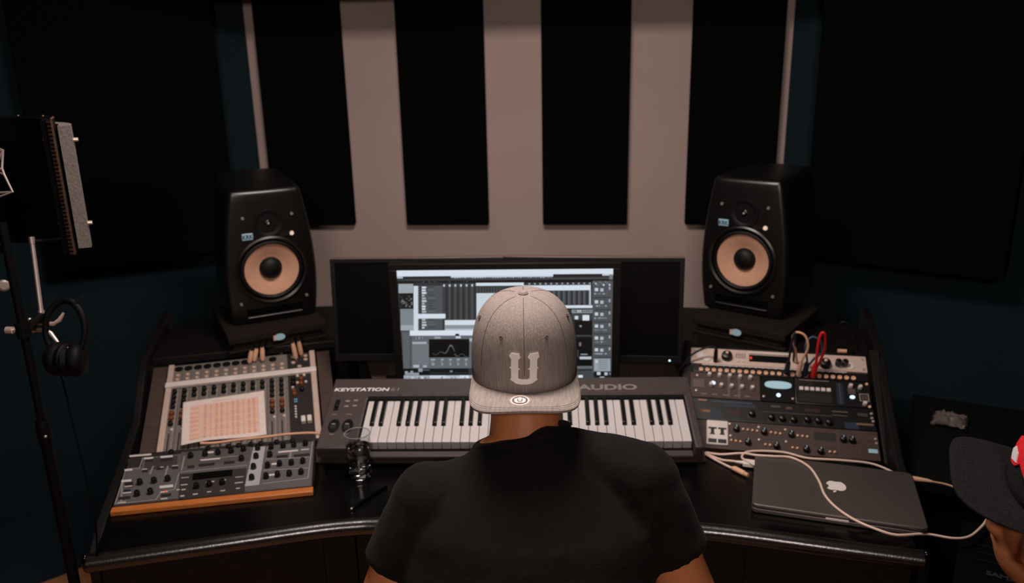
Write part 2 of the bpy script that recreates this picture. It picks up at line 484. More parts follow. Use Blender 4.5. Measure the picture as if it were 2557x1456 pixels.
# sloped board under the keyboard and the bays
KF = frame((-0.1566, 1.908, 0.838), 3.4, 20)
b = dmb(); b.M = DI @ KF; b.box((-0.045, 0.055, -0.078), (1.02, 0.27, 0.018)); b.build('sloped_shelf', M_['brown'], desk)
XF = frame((-1.0, 2.08, 0.80), 20, 18)
RF = frame((0.548, 2.117, 0.804), -7, 34)
for (F, x0, x1, y0, y1, z) in ((XF, -0.262, -0.222, -0.20, 0.205, -0.004), (XF, 0.222, 0.262, -0.20, 0.20, -0.004)):
    b = dmb(); b.M = DI @ F; b.box(((x0+x1)/2, (y0+y1)/2, z-0.006), (x1-x0, y1-y0, 0.012))
    for k in range(3): b.lathe([(0.004, 0), (0.003, 0.0015)], 10, ((x0+x1)/2, y0+0.10+0.1*k, z))
    b.build('rack_rail', M_['brown'], desk, bevel=0.002)
    b = dmb(); b.M = DI @ F; b.box(((x0+x1)/2, (y0+y1)/2, z-0.062), (x1-x0-0.004, y1-y0, 0.10)); b.build('bay_side', M_['matte'], desk)
for s in (-1, 1):
    b = dmb(); b.M = DI @ RF; b.box((s*0.262, 0.02, -0.06), (0.026, 0.37, 0.12)); b.build('rack_rail', M_['deskmat'], desk, bevel=0.002)
# shelves that carry the speakers and the screens
b = dmb(); b.prism([(-1.345, 2.205), (-0.80, 2.40), (-0.76, 2.80), (-1.15, 2.74), (-1.43, 2.53)], 0.850, 0.875); b.build('speaker_shelf', M_['deskmat'], desk, bevel=0.003)
b = dmb(); b.prism([(0.28, 2.385), (0.845, 2.325), (0.90, 2.56), (0.75, 2.74), (0.28, 2.80)], 0.850, 0.875); b.build('speaker_shelf', M_['deskmat'], desk, bevel=0.003)
b = dmb(); b.prism([(-0.61, 2.125), (0.285, 2.175), (0.275, 2.78), (-0.745, 2.78), (-0.735, 2.44)], 0.796, 0.820); b.build('screen_shelf', M_['brown'], desk, bevel=0.003)
for x0, y0, x1, y1 in ((-0.785, 2.36, -0.76, 2.80), (0.285, 2.22, 0.29, 2.80)):
    b = dmb(); b.prism([(x0, y0), (x0+0.02, y0), (x1+0.02, y1), (x1, y1)], 0.60, 0.850); b.build('shelf_upright', M_['deskmat'], desk)

b = dmb(); b.box((-0.84, 2.47, 0.573), (0.36, 0.02, 0.55)); b.build('shelf_upright', M_['front'], desk)

# ------------------------------------------------------------------ speakers and their foam pads
def speaker(M, label):
    t = thing('studio_monitor_speaker', label, 'speaker', M, 'tan coned studio speakers on foam pads')
    H = 0.446
    rings = []
    # local: x across, y depth (front at 0, back +), z up
    NZ = 12
    for i in range(NZ+1):
        q = i/NZ; z = H*q
        w = 0.108+0.036*math.sin(math.pi*(0.75*(1-q)))   # half width, widest low down
        f = -0.010*math.sin(math.pi*q)
        wb = w*0.92
        rings.append([(-w, f, z), (-w*0.5, f-0.004, z), (0, f-0.005, z), (w*0.5, f-0.004, z), (w, f, z),
                      (w*1.02, 0.10, z), (w*0.99, 0.2, z), (wb, 0.295, z), (0, 0.305, z), (-wb, 0.295, z), (-w*0.99, 0.2, z), (-w*1.02, 0.10, z)])
    b = MB(); b.loft(rings)
    cab = b.build('draft', M_['plastic'], None, bevel=0.016, seg=5)
    cuts = []
    for z, r, dp in ((0.186, 0.1005, 0.045), (0.338, 0.0405, 0.016)):
        g = MB(); g.cyl((0, -0.05, z), (0, -0.012+dp, z), r, n=64); cuts.append(g.build('cutter', M_['plastic']))
    g = MB(); g.box((0, -0.01, 0.046), (0.176, 0.07, 0.026)); cuts.append(g.build('cutter', M_['plastic']))
    for cu in cuts:
        bo = cab.modifiers.new('cut', 'BOOLEAN'); bo.operation = 'DIFFERENCE'; bo.object = cu; bo.solver = 'EXACT'
    cab = bake(cab, 'cabinet', M_['plastic'], t)
    cab.data.set_sharp_from_angle(angle=R(38))
    for cu in cuts:
        dm = cu.data; bpy.data.objects.remove(cu); bpy.data.meshes.remove(dm)
    F = lambda z: -0.010*math.sin(math.pi*z/H)-0.005
    n = (0, -1, 0)
    zw, zt = 0.186, 0.338
    b = MB(); b.lathe([(0.110, -0.002), (0.112, 0.003), (0.107, 0.006), (0.101, 0.003), (0.100, -0.010)], 56, (0, F(zw), zw), n, caps=False); b.build('woofer_ring', M_['plastic'], t)
    b = MB(); b.lathe([(0.100, -0.010), (0.096, 0.002), (0.091, 0.004), (0.087, 0.001), (0.085, -0.004)], 56, (0, F(zw), zw), n, caps=False); b.build('surround', M_['rubber'], t)
    b = MB(); b.lathe([(0.0855, -0.004), (0.070, -0.009), (0.050, -0.017), (0.034, -0.024), (0, -0.026)], 56, (0, F(zw), zw), n, caps=False); b.build('cone', M_['tan'], t)
    b = MB(); b.lathe([(0.0365, -0.024), (0.034, -0.014), (0.026, -0.006), (0.014, -0.001), (0, 0.0005)], 36, (0, F(zw), zw), n, caps=False); b.build('dust_cap', M_['rubber'], t)
    b = MB(); b.lathe([(0.046, -0.001), (0.045, 0.0035), (0.040, 0.004), (0.028, -0.003), (0.019, -0.009), (0, -0.009)], 40, (0, F(zt), zt), n); tw = b.build('tweeter', M_['rubber'], t)
    b = MB(); b.lathe([(0.016, -0.009), (0.0135, -0.003), (0.007, 0.001), (0, 0.002)], 24, (0, F(zt), zt), n); b.build('dome', M_['gloss'], tw)
    b = MB(); b.ball((0, F(zt)-0.004, zt+0.001), 0.0045, 14, 8); b.build('phase_tip', M_['steel'], tw)
    for sx, z in ((-0.075, 0.362), (0.075, 0.362), (-0.104, 0.082), (0.104, 0.082)):
        b = MB(); b.lathe([(0.0048, -0.002), (0.0045, 0.002), (0.002, 0.0025), (0, 0.0015)], 14, (sx, F(z), z), n); b.build('screw', M_['greyprint'], t)
    # brand plate
    P = frame((0, 0, 0), 0, 90)
    g = MB(); g.M = Matrix.Translation((-0.066, F(0.303)-0.0005, 0.303)) @ P
    g.box((0, 0, 0.0), (0.033, 0.021, 0.003)); pl = g.build('brand_plate', M_['logo_blue'], t, bevel=0.001)
    tx = text_mesh('plate_lettering', 'KRK', 0.019, M_['bluesheet'], pl, (0, -0.0066, 0), xs=0.86, bold=0.0004, align='CENTER')
    tx.matrix_local = Matrix.Translation((-0.066, F(0.303)-0.0026, 0.303)) @ P
    g = MB(); g.M = Matrix.Translation((0.060, F(0.300)-0.001, 0.300)) @ P
    g.box((-0.012, 0, 0), (0.034, 0.013, 0.002)); g.build('label_strip', M_['padfoam'], t)
    b = MB(); b.lathe([(0.0068, 0), (0.0062, 0.0035), (0, 0.0042)], 18, (0.070, F(0.300), 0.300), n); b.build('power_light', M_['ledwarm'], t)
    # slot port with a rounded lower lip
    g = MB(); g.box((0, 0.022, 0.046), (0.174, 0.004, 0.024)); g.build('port_slot', M_['matte'], t)
    g = MB(); g.tube([(-0.086, F(0.03)-0.001, 0.030), (0.086, F(0.03)-0.001, 0.030)], 0.0042, 12); g.build('port_lip', M_['plastic'], t)
    return t
def face(o, yaw, back):
    """x across the front, -y out of the front, z up"""
    return Matrix.Translation(o) @ Matrix.Rotation(R(yaw), 4, 'Z') @ Matrix.Rotation(R(-back), 4, 'X')
sl = speaker(face((-1.012, 2.415, 0.931), 33, -5.5), 'black speaker with tan cone standing on the pad behind the mixer')
sr = copy_tree(sl); sr.matrix_world = face((0.504, 2.535, 0.931), -33, -2.5)
sr['label'] = 'black speaker with tan cone standing on the pad behind the rack gear'
def foam_pad(M, label, lift):
    t = thing('speaker_pad', label, 'speaker pad', M, 'foam speaker pads')
    k = 0.26*math.tan(R(lift))
    b = MB(); b._add([(-0.155, 0.004, 0.030), (0.155, 0.004, 0.030), (0.150, 0.30, 0.030), (-0.150, 0.30, 0.030), (-0.155, 0.004, 0.055), (0.155, 0.004, 0.055), (0.150, 0.30, 0.055+k), (-0.150, 0.30, 0.055+k)], [(3, 2, 1, 0), (4, 5, 6, 7), (0, 1, 5, 4), (1, 2, 6, 5), (2, 3, 7, 6), (3, 0, 4, 7)])
    b.box((0, 0.15, 0.019), (0.285, 0.27, 0.022))
    b.box((0, 0.15, 0.004), (0.31, 0.29, 0.008)); b.build('foam', M_['padfoam'], t, bevel=0.005)
    g = MB(); g.M = frame((0.0, 0.0, 0.033), 0, 90)
    g.prism([(0.017*math.cos(a*R(12)), 0.0105*math.sin(a*R(12))) for a in range(30)], 0.0, 0.004); pl = g.build('badge', M_['logo_blue'], t)
    g = MB(); g.M = frame((-0.016, -0.001, 0.033), 0, 90); g.box((0, -0.001, 0.002), (0.008, 0.015, 0.004)); g.build('badge_tab', M_['logo_pink'], pl)
    return t
pl = foam_pad(face((-0.972, 2.335, 0.875), 34.5, 0), 'dark foam pad with pale oval badge under the speaker behind the mixer', 5.5)
foam_pad(face((0.471, 2.425, 0.875), -34.5, 0), 'dark foam pad with pale oval badge under the speaker behind the rack gear', 2.5)

# ------------------------------------------------------------------ computer screens
def stand_for(t, w, zfoot, y0=0.03):
    b = MB(); b.box((0, zfoot+0.006, -0.045), (0.22, 0.010, 0.075)); b.build('stand_base', M_['bezel'], t, bevel=0.003)
    b = MB(); b.box((0, zfoot+0.09, -0.042), (0.05, 0.17, 0.018)); b.build('stand_neck', M_['bezel'], t, bevel=0.003)
def dark_monitor(M, label, led, foot):
    t = thing('computer_monitor', label, 'monitor', M, 'dark wide monitors behind the lit screen')
    b = MB(); b.box((0, 0, -0.014), (0.512, 0.312, 0.022)); b.build('shell', M_['bezel_lit'], t, bevel=0.004)
    b = MB()
    for x0, y0, x1, y1 in ((-0.256, -0.156, 0.256, -0.134), (-0.256, 0.142, 0.256, 0.154), (-0.256, -0.134, -0.243, 0.142), (0.243, -0.134, 0.256, 0.142)):
        b.box(((x0+x1)/2, (y0+y1)/2, 0.0), (x1-x0, y1-y0, 0.008))
    fr = b.build('bezel', M_['bezel'], t, bevel=0.0015)
    b = MB(); b.box((0, 0.004, -0.001), (0.488, 0.278, 0.004)); b.build('screen', M_['panel_off'], t)
    if led:
        b = MB(); b.lathe([(0.0035, 0), (0.0028, 0.002), (0, 0.0026)], 12, (led, -0.147, 0.003)); b.build('power_light', M_['led'], t)
    stand_for(t, 0.5, foot)
    return t
dark_monitor(frame((-0.494, 2.231, 1.036), 3.5, 85), 'dark switched off monitor behind the lit screen, on the mixer side', 0, -0.212)
dark_monitor(frame((0.021, 2.213, 1.045), -1.1, 87), 'dark switched off monitor with one small light, behind the lit screen on the rack side', 0.222, -0.222)

lit = thing('lit_monitor', 'lit monitor showing music software behind the grey cap', 'monitor', frame((-0.224, 2.126, 1.022), 2.8, 91.8))
b = MB(); b.box((0, -0.0025, -0.018), (0.642, 0.377, 0.030)); b.build('shell', M_['bezel'], lit, bevel=0.004)
b = MB()
for x0, y0, x1, y1 in ((-0.321, -0.191, 0.321, -0.168), (-0.321, 0.168, 0.321, 0.186), (-0.321, -0.168, -0.2985, 0.168), (0.2985, -0.168, 0.321, 0.168)):
    b.box(((x0+x1)/2, (y0+y1)/2, 0.001), (x1-x0, y1-y0, 0.008))
b.build('bezel', M_['bezel'], lit, bevel=0.0015)
stand_for(lit, 0.6, -0.200)
# the picture on the screen: windows, tracks, meters (in a 0..2220 x 0..1162 layout)
b = MB(); LAY = [0]
def S(x0, y0, x1, y1, col, lay=None):
    """rectangle in layout units measured from the top left of the picture"""
    LAY[0] += 1
    z = -0.0005+0.0000022*LAY[0]
    def u(x, y):
        v = (y-128)/1162.0; xl = 130+75*v; xr = 2350-20*v
        return (x-xl)/(xr-xl), v
    pts = []
    for x, y in ((x0, y1), (x1, y1), (x1, y0), (x0, y0)):
        uu, vv = u(x, y); uu = min(1, max(0, uu)); vv = min(1, max(0, vv))
        pts.append(((uu-0.5)*0.597, (0.5-vv)*0.336, z))
    b._add(pts, [(0, 1, 2, 3)], col)
G = lambda g: (g*0.93, g*0.98, min(255, g*1.03))
S(100, 128, 2400, 1290, G(52))
S(130, 128, 2360, 192, G(226)); S(130, 190, 200, 212, G(190)); S(195, 193, 690, 216, G(40)); S(690, 190, 1740, 206, G(214)); S(1740, 182, 2240, 214, G(36)); S(2240, 182, 2350, 200, G(205))
for k in range(40): S(700+k*26, 206, 716+k*26, 214+random.random()*8, G(random.choice((150, 190, 110, 170))))
S(130, 216, 690, 240, G(58)); S(690, 216, 2350, 232, G(70)); S(130, 240, 2350, 256, G(14)); S(2310, 190, 2345, 240, G(120))
for k in range(22): S(310+k*30, 244, 324+k*30, 254, G(random.choice((60, 90, 40))))
S(150, 268, 300, 360, G(178)); 
for k in range(5): S(155, 278+k*17, 295, 284+k*17, G(140))
S(160, 360, 300, 522, G(26))
for k in range(26): 
    x = 170+random.random()*110; y = 366+random.random()*130; S(x, y, x+16, y+12, G(random.choice((90, 130, 60))))
S(168, 522, 305, 740, G(138))
for k in range(12): S(175, 530+k*17, 298, 535+k*17, G(116))
S(170, 690, 305, 745, G(165)); S(176, 745, 300, 1200, G(82)); S(190, 770, 262, 1190, G(96))
S(305, 288, 352, 752, G(216)); S(352, 288, 604, 740, G(84))
for k in range(16):
    y = 298+k*27.5
    S(365, y, 386, y+16, G(28)); S(390, y-2, 412+random.random()*34, y+16, G(random.choice((205, 180, 225)))); S(455, y, 500+random.random()*36, y+7, G(random.choice((52, 110))))
    S(352, y+20, 604, y+22, G(64))
S(604, 262, 952, 640, G(60))
for k in range(6): S(640+k*58, 300, 654+k*58, 640, G(42)); S(676+k*58, 300, 680+k*58, 640, G(104))
for k in range(6): S(612+k*58, 274, 630+k*58, 298, G(196)); 
S(604, 256, 2140, 264, G(30))
for k in range(24):     # arrangement lanes behind the open windows
    S(952, 366+k*30, 1960, 368+k*30, G(74)); S(952+(k*97) % 420, 372+k*30, 1180+(k*131) % 560, 392+k*30, G((96, 124, 70, 150)[k % 4]))
for k in range(18): S(960+k*56, 366, 963+k*56, 1150, G(84))
S(946, 1150, 1960, 1222, G(30))
S(950, 262, 1440, 292, G(222)); S(950, 298, 1420, 366, G(52))
for k in range(16): S(960+k*29, 300, 966+k*29, 364, G(92))
S(1366, 298, 1384, 366, G(140))
for k in range(12): S(1488+k*56, 268, 1506+k*56, 284, G(160))
S(1425, 292, 2122, 344, G(226)); S(1440, 346, 2110, 492, G(78))
for k in range(13): S(1450+k*52, 346, 1474+k*52, 492, G(48)); S(1480+k*52, 346, 1484+k*52, 492, G(110))
S(2108, 345, 2124, 492, G(190)); S(955, 366, 1290, 640, G(216))
for k in range(9): S(965, 385+k*26, 1280, 389+k*26, G(196))
S(1290, 496, 2165, 524, G(222)); S(1900, 524, 2160, 1290, G(44))
S(1930, 540, 2150, 575, G(150)); 
for k in range(9): S(1945+k*22, 546, 1957+k*22, 566, G(random.choice((60, 200, 90))))
S(1930, 575, 2150, 640, G(64)); S(1960, 604, 1996, 640, G(214)); S(2040, 596, 2108, 652, G(226))
S(1960, 655, 2145, 800, G(16)); S(2010, 700, 2030, 720, G(150)); S(1975, 806, 2120, 812, G(84)); S(1970, 826, 2145, 1130, G(14)); S(2005, 880, 2025, 918, G(120)); S(1985, 960, 2000, 1040, G(60)); S(2020, 1000, 2090, 1012, G(150)); S(2010, 1030, 2130, 1058, G(196)); S(1980, 1130, 2150, 1160, G(104))
S(1980, 1180, 2150, 1290, G(70)); S(1995, 1228, 2042, 1290, G(228)); S(2042, 1262, 2130, 1290, G(214))
S(2140, 250, 2350, 1200, G(82))
for k in range(9): S(2146+k*20, 256+(k % 3)*14, 2162+k*20, 272+(k % 3)*14, G(random.choice((220, 120, 200))))
for k in range(6):
    y = 322+k*124
    S(2150, y+92, 2330, y+102, G(58)); S(2164, y, 2198, y+32, G(206)); S(2220, y+4, 2252, y+36, G(186))
    for q in range(6): S(2160+q*22, y+52, 2174+q*22, y+64, G(random.choice((150, 110, 190))))
    S(2306, y-10, 2322, y+20, G(170))
S(2156, 1052, 2322, 1186, G(158)); S(2170, 1066, 2196, 1096, G(206)); 
for k in range(5): S(2200, 1068+k*22, 2296, 1076+k*22, G(118))
S(2160, 1190, 2345, 1290, G(24)); S(2186, 1194, 2222, 1226, G(206)); S(2262, 1198, 2294, 1230, G(190)); S(2214, 1246, 2262, 1284, G(202)); S(2310, 1200, 2326, 1226, G(120))
S(340, 574, 634, 622, G(224)); S(628, 640, 946, 690, G(222)); S(628, 690, 946, 746, G(190))
for k in range(26): S(634+k*12, 692, 640+k*12, 730, G(70))
S(265, 746, 922, 800, G(226)); S(285, 800, 922, 1150, G(104))
for k in range(8): S(310+k*14, 812, 318+k*14, 836, G(random.choice((160, 70))))
S(520, 812, 585, 832, G(160)); S(736, 782, 776, 806, G(20)); S(740, 808, 792, 830, G(210)); S(292, 866, 440, 888, G(176)); S(292, 890, 462, 1112, G(116))
S(462, 838, 880, 1032, G(9)); 
for k in range(5): S(520+k*76, 842, 523+k*76, 1028, G(22))
for k in range(60):
    t = k/59; y = 985-70*math.exp(-((t-0.5)/0.12)**2)+16*math.sin(t*21)+(22 if t > 0.62 else 0)
    S(500+t*360, y, 512+t*360, y+7, G(60+70*math.exp(-((t-0.5)/0.16)**2)))
for k, x in enumerate((505, 600, 685, 765, 848)):
    w = 46 if k == 0 else 30
    S(x-w/2, 1048, x+w/2, 1062, G(170)); S(x-w/2, 1072, x+w/2-10, 1088, G(130)); S(x-w/3, 1092, x+w/3, 1118, G(150))
S(882, 830, 914, 862, G(180)); S(190, 1150, 870, 1222, G(22)); S(300, 1112, 362, 1140, G(184)); S(400, 1116, 440, 1138, G(176)); S(352, 1150, 396, 1186, G(150)); S(396, 1160, 470, 1172, G(92)); S(680, 1174, 706, 1190, G(140)); S(470, 1196, 860, 1206, G(50)); S(214, 1180, 244, 1200, G(170)); S(270, 1176, 300, 1196, G(150)); S(214, 1196, 360, 1222, G(150))
S(195, 1226, 1900, 1290, G(176)); S(470, 1226, 640, 1290, G(214)); S(640, 1230, 780, 1290, G(196)); S(780, 1226, 872, 1282, G(226))
for k in range(20): S(215+k*34, 1240, 231+k*34, 1256+random.random()*16, G(random.choice((150, 205, 120, 226))))
b.build('picture', M_['screen'], lit)
def text_box(name, body, m, parent, x0, y0, x1, y1, z, bold=0.0, shear=0.0, M=None):
    """lettering stretched into a box of the parent's local plane"""
    o = text_mesh(name, body, 0.02, m, parent, (0, 0, 0), extrude=0.0002, bold=bold, shear=shear)
    xs = [v.co.x for v in o.data.vertices]; ys = [v.co.y for v in o.data.vertices]
    sx = (x1-x0)/(max(xs)-min(xs)); sy = (y1-y0)/(max(ys)-min(ys)); ax = min(xs); ay = min(ys)
    for v in o.data.vertices:
        v.co = V((x0+(v.co.x-ax)*sx, y0+(v.co.y-ay)*sy, z+v.co.z))
    if M is not None: o.data.transform(M)
    return o

# ------------------------------------------------------------------ piano keyboard
kb = thing('midi_keyboard', 'long charcoal keyboard with white and black keys in front of the man', 'keyboard', KF)
b = MB()
b.box((-0.041, 0.045, -0.046), (0.978, 0.230, 0.040)); b.box((0, -0.0895, -0.0335), (0.853, 0.021, 0.013))
b.prism([(-0.530, -0.100), (-0.4265, -0.100), (-0.4265, 0.078), (0.4265, 0.078), (0.4265, -0.100), (0.448, -0.100), (0.448, 0.160), (-0.530, 0.160)], -0.030, 0.005)
b.build('body', M_['kbody'], kb, bevel=0.004)
b = MB(); b.box((0, 0.080, 0.001), (0.850, 0.012, 0.012)); b.build('key_slot', M_['matte'], kb)
P = 0.0235
b = MB(); b.box((0, 0, -0.013), (0.0223, 0.150, 0.026)); wk = b.build('white_key', M_['wkey'], kb, bevel=0.0012, seg=2)
wk.location = (-0.423+P/2, 0, 0)
for i in range(1, 36): clone(wk, kb, (-0.423+P*(i+0.5), 0, 0))
b = MB()
b.loft([[(-0.0062, -0.020, 0), (0.0062, -0.020, 0), (0.0062, 0.074, 0), (-0.0062, 0.074, 0)], [(-0.0050, -0.016, 0.0105), (0.0050, -0.016, 0.0105), (0.0050, 0.074, 0.0115), (-0.0050, 0.074, 0.0115)]])
bk = None
for o8 in range(5):
    for w in (1, 2, 4, 5, 6):
        x = -0.423+P*(o8*7+w)
        if bk is None: bk = b.build('black_key', M_['bkey'], kb, bevel=0.0012, seg=2); bk.location = (x, 0, 0)
        else: clone(bk, kb, (x, 0, 0))
text_box('lettering', 'KEYSTATION', M_['white'], kb, -0.523, 0.108, -0.372, 0.121, 0.0056, bold=0.0006, shear=0.12)
text_box('lettering', '61', M_['greyprint'], kb, -0.368, 0.108, -0.345, 0.121, 0.0056, shear=0.12)
text_box('lettering', 'M-AUDIO', M_['greyprint'], kb, 0.092, 0.107, 0.304, 0.129, 0.0056, bold=0.0007)
b = MB(); b.box((-0.505, 0.055, 0.0052), (0.012, 0.040, 0.002)); sl_ = b.build('slider_slot', M_['matte'], kb)
b = MB(); b.box((-0.505, 0.050, 0.008), (0.010, 0.010, 0.006)); b.build('slider_cap', M_['knob'], sl_, bevel=0.001)
bt = None
for x, y in ((-0.478, 0.068), (-0.456, 0.070), (-0.478, 0.048), (-0.456, 0.050)):
    if bt is None:
        b = MB(); b.box((0, 0, 0.0065), (0.012, 0.007, 0.003)); bt = b.build('button', M_['greyprint'], kb, bevel=0.001); bt.location = (x, y, 0)
    else: clone(bt, kb, (x, y, 0))
for x in (-0.498, -0.462):
    b = MB(); b.lathe([(0.024, 0), (0.024, 0.0008), (0.021, 0.0012), (0, 0.0012)], 24, (x, -0.022, 0.005), (0, 0, 1), sx=0.62); wl = b.build('wheel_well', M_['matte'], kb)
    b = MB(); b.cyl((x-0.009, -0.022, -0.010), (x+0.009, -0.022, -0.010), 0.022, n=28); b.build('wheel', M_['rubber'], wl, bevel=0.001)
    b = MB(); b.box((x, -0.022, 0.0125), (0.010, 0.004, 0.002)); b.build('wheel_highlight', M_['greyprint'], wl, bevel=0.0008)  # pale bar paints the highlight on the wheel
for x, y, w in ((-0.505, 0.020, 0.012), (-0.466, 0.020, 0.016), (-0.498, -0.052, 0.012), (-0.462, -0.052, 0.012)):
    b = MB(); b.box((x, y, 0.0053), (w, 0.002, 0.0006)); b.build('printed_mark', M_['greyprint'], kb)
b = MB()
for k in range(17): b.box((-0.39+k*0.047, 0.0925, 0.0053), (0.010, 0.0016, 0.0005))
b.build('function_print', M_['dimprint'], kb)

# ------------------------------------------------------------------ mixing desk
def knob_proto(name, r, h, m, parent, loc, line=None):
    b = MB(); b.lathe([(r, 0), (r*0.96, h*0.55), (r*0.80, h*0.95), (r*0.70, h), (0, h)], 16)
    o = b.build(name, m, parent); o.location = loc
    if line:
        l = MB(); l.box((0, r*0.45, h+0.0003), (r*0.22, r*0.7, 0.0006)); l.build('pointer', line, o)
    return o
mix = thing('mixing_console', 'grey mixing console with white bar, half covered by a paper sheet', 'mixer', XF)
b = MB(); b.box((0, -0.003, -0.042), (0.436, 0.404, 0.084)); b.build('chassis', M_['kbody'], mix, bevel=0.004)
b = MB()
b.rect(-0.20, -0.203, 0.20, 0.197, 0.0004, (120, 110, 105))
b.rect(0.132, -0.203, 0.20, 0.197, 0.0007, (44, 38, 37))
for k in range(12):
    x = -0.19+0.0275*k
    b.rect(x-0.0145, -0.20, x-0.0130, 0.195, 0.0009, (92, 84, 80))
    b.rect(x+0.006, -0.19, x+0.0095, 0.07, 0.0009, (146, 134, 128))
    b.rect(x-0.0035, -0.195, x+0.0000, -0.105, 0.0010, (34, 30, 30))
    for q in range(9): b.rect(x-0.010, -0.190+q*0.010, x-0.005, -0.1888+q*0.010, 0.0010, (170, 158, 150))
b.build('face_plate', M_['printed'], mix)
for s in (-1, 1):
    b = MB(); b.box((s*0.2085, -0.003, 0.000), (0.017, 0.402, 0.014)); b.build('side_rail', M_['silver'], mix, bevel=0.003)
b = MB(); b.box((0, 0.097, 0.007), (0.436, 0.022, 0.012)); b.build('cross_bar', M_['knob_pale'], mix, bevel=0.003)
kp = {}
def K(kind, x, y):
    spec = {'channel_knob': (0.0072, 0.011, M_['knob']), 'slate_knob': (0.0072, 0.011, M_['knob_blue']), 'amber_knob': (0.0076, 0.011, M_['knob_amber']), 'push_button': (0.0042, 0.004, M_['knob_pale'])}[kind]
    if kind not in kp: kp[kind] = knob_proto(kind, spec[0], spec[1], spec[2], mix, (x, y, 0.001))
    else: clone(kp[kind], mix, (x, y, 0.001))
for k in range(12):
    x = -0.19+0.0275*k
    for y in (0.068, 0.046): K('channel_knob', x, y)
    hid = 1.5 < k < 9.6   # under the sheet of paper
    if not hid:
        for y in (0.025, 0.003): K('channel_knob', x, y)
        for y in (-0.026, -0.046): K('amber_knob', x, y)
        K('channel_knob', x, -0.069)
    K('push_button', x+0.005, -0.091)
for x, y in ((0.170, 0.064), (0.170, 0.040), (0.147, 0.012), (0.149, -0.004)): K('amber_knob', x, y)
for x, y in ((0.147, 0.066), (0.147, 0.046), (0.171, 0.014)): K('channel_knob', x, y)
for x, y in ((0.160, 0.082), (0.180, 0.082), (0.159, 0.050), (0.184, 0.050), (0.145, 0.030)): K('push_button', x, y)
b = MB()
for k in range(4): b.lathe([(0.0022, 0), (0.0020, 0.002), (0, 0.0024)], 10, (0.149+(k % 2)*0.005, -0.024-(k//2)*0.010, 0.0008))
b.build('meter_light', M_['ledcyan'], mix)
b = MB()
for k in range(5): b.lathe([(0.0034, 0), (0.003, 0.003), (0, 0.0034)], 10, (0.150, -0.056-k*0.0115, 0.0008))
b.build('button_column', M_['knob_pale'], mix)
for x in (0.170, 0.187):
    b = MB(); b.box((x, -0.124, 0.008), (0.0125, 0.024, 0.014)); b.build('fader_cap', M_['knob_pale'], mix, bevel=0.002)
xl = None
for k in range(12):
    x = -0.187+0.0275*k
    if k < 8 or k in (10,):
        if xl is None:
            b = MB(); b.lathe([(0.0118, 0), (0.0118, 0.003), (0.0095, 0.0034), (0.0085, 0.001), (0, 0.001)], 22, sx=1.0, sy=0.92); xl = b.build('input_socket', M_['matte'], mix); xl.location = (x, 0.178, 0)
        else: clone(xl, mix, (x, 0.178, 0))
jk = None
for k in range(12):
    for y in (0.149, 0.129):
        x = -0.187+0.0275*k
        if jk is None:
            b = MB(); b.lathe([(0.0064, 0), (0.0064, 0.003), (0.0038, 0.0034), (0.0034, 0.0008), (0, 0.0008)], 16); jk = b.build('jack_socket', M_['chrome'], mix); jk.location = (x, y, 0)
        else: clone(jk, mix, (x, y, 0))
for x, y in ((0.150, 0.178), (0.150, 0.150), (0.188, 0.160), (0.188, 0.178), (0.168, 0.128)): clone(jk, mix, (x, y, 0))
# jack plugs standing in the mixer
ends = ['first of the three plugs by the middle sockets', 'second of the three plugs by the middle sockets', 'third of the three plugs by the middle sockets', 'upright one of the pair near the console corner', 'bent back one of the pair near the console corner']
for i, (x, y, lean, m) in enumerate(((0.018, 0.165, (0.012, 0.010, 0.045), 'plugtan'), (0.032, 0.172, (0.013, 0.012, 0.044), 'plugtan'), (0.058, 0.168, (0.004, 0.014, 0.048), 'plugtan'), (0.160, 0.158, (-0.006, 0.014, 0.060), 'plugtan'), (0.176, 0.176, (-0.004, 0.012, 0.052), 'cabletan'))):
    t = thing('jack_plug', 'tan jack plug in the mixer, '+ends[i], 'plug', XF @ Matrix.Translation((x, y, 0.001)), 'tan jack plugs in the mixing console')
    q = V(lean)
    b = MB(); b.cyl((0, 0, 0), q*0.18, 0.0032); b.build('tip', M_['steel'], t)
    b = MB(); b.tube([q*0.16, q*0.3, q*0.8, q*1.0], [0.0062, 0.0074, 0.0070, 0.0048], 14); b.build('sleeve', M_[m], t)
    b = MB(); b.tube([q*0.98, q*1.12, q*1.1+V((0.004, 0.03, -0.006)), q*0.6+V((0.01, 0.075, -0.03))], 0.0028, 8, smooth=6); b.build('lead', M_['cableblk'], t)
# printed sheet lying on the mixer
b = MB()
c00, c10, c11, c01 = V((-0.153, -0.174)), V((0.069, -0.168)), V((0.063, 0.020)), V((-0.160, 0.004))
NX, NY = 66, 54
def pz(u, v):
    return 0.0145+0.005*max(0, 0.16-v)/0.16*math.sin(u*5.0+0.4)+0.002*math.sin(u*3.1+v*2)
vs = []
for j in range(NY+1):
    for i in range(NX+1):
        u, v = i/NX, j/NY
        p = (c00*(1-u)+c10*u)*(1-v)+(c01*(1-u)+c11*u)*v
        vs.append((p.x, p.y, pz(u, v)))
cells = []
for j in range(NY):
    for i in range(NX):
        u, v = (i+0.5)/NX, (j+0.5)/NY
        col = (232, 214, 206)
        if 0.085 < u < 0.925 and 0.07 < v < 0.875:
            col = (232, 192, 176)
            colu = (u-0.26)/0.66*10
            row = (v-0.07)/0.80*16
            if u > 0.26:
                if colu % 1 < 0.42 and row % 1 < 0.72: col = (224, 166, 140)
                elif row % 1 > 0.86: col = (228, 178, 156)
            elif u < 0.19 and row % 2 < 0.8: col = (226, 172, 148)
        if 0.36 < u < 0.62 and 0.905 < v < 0.93: col = (230, 186, 166)
        k = j*(NX+1)+i
        cells.append(((k, k+1, k+NX+2, k+NX+1), col))
b._add(vs, [])
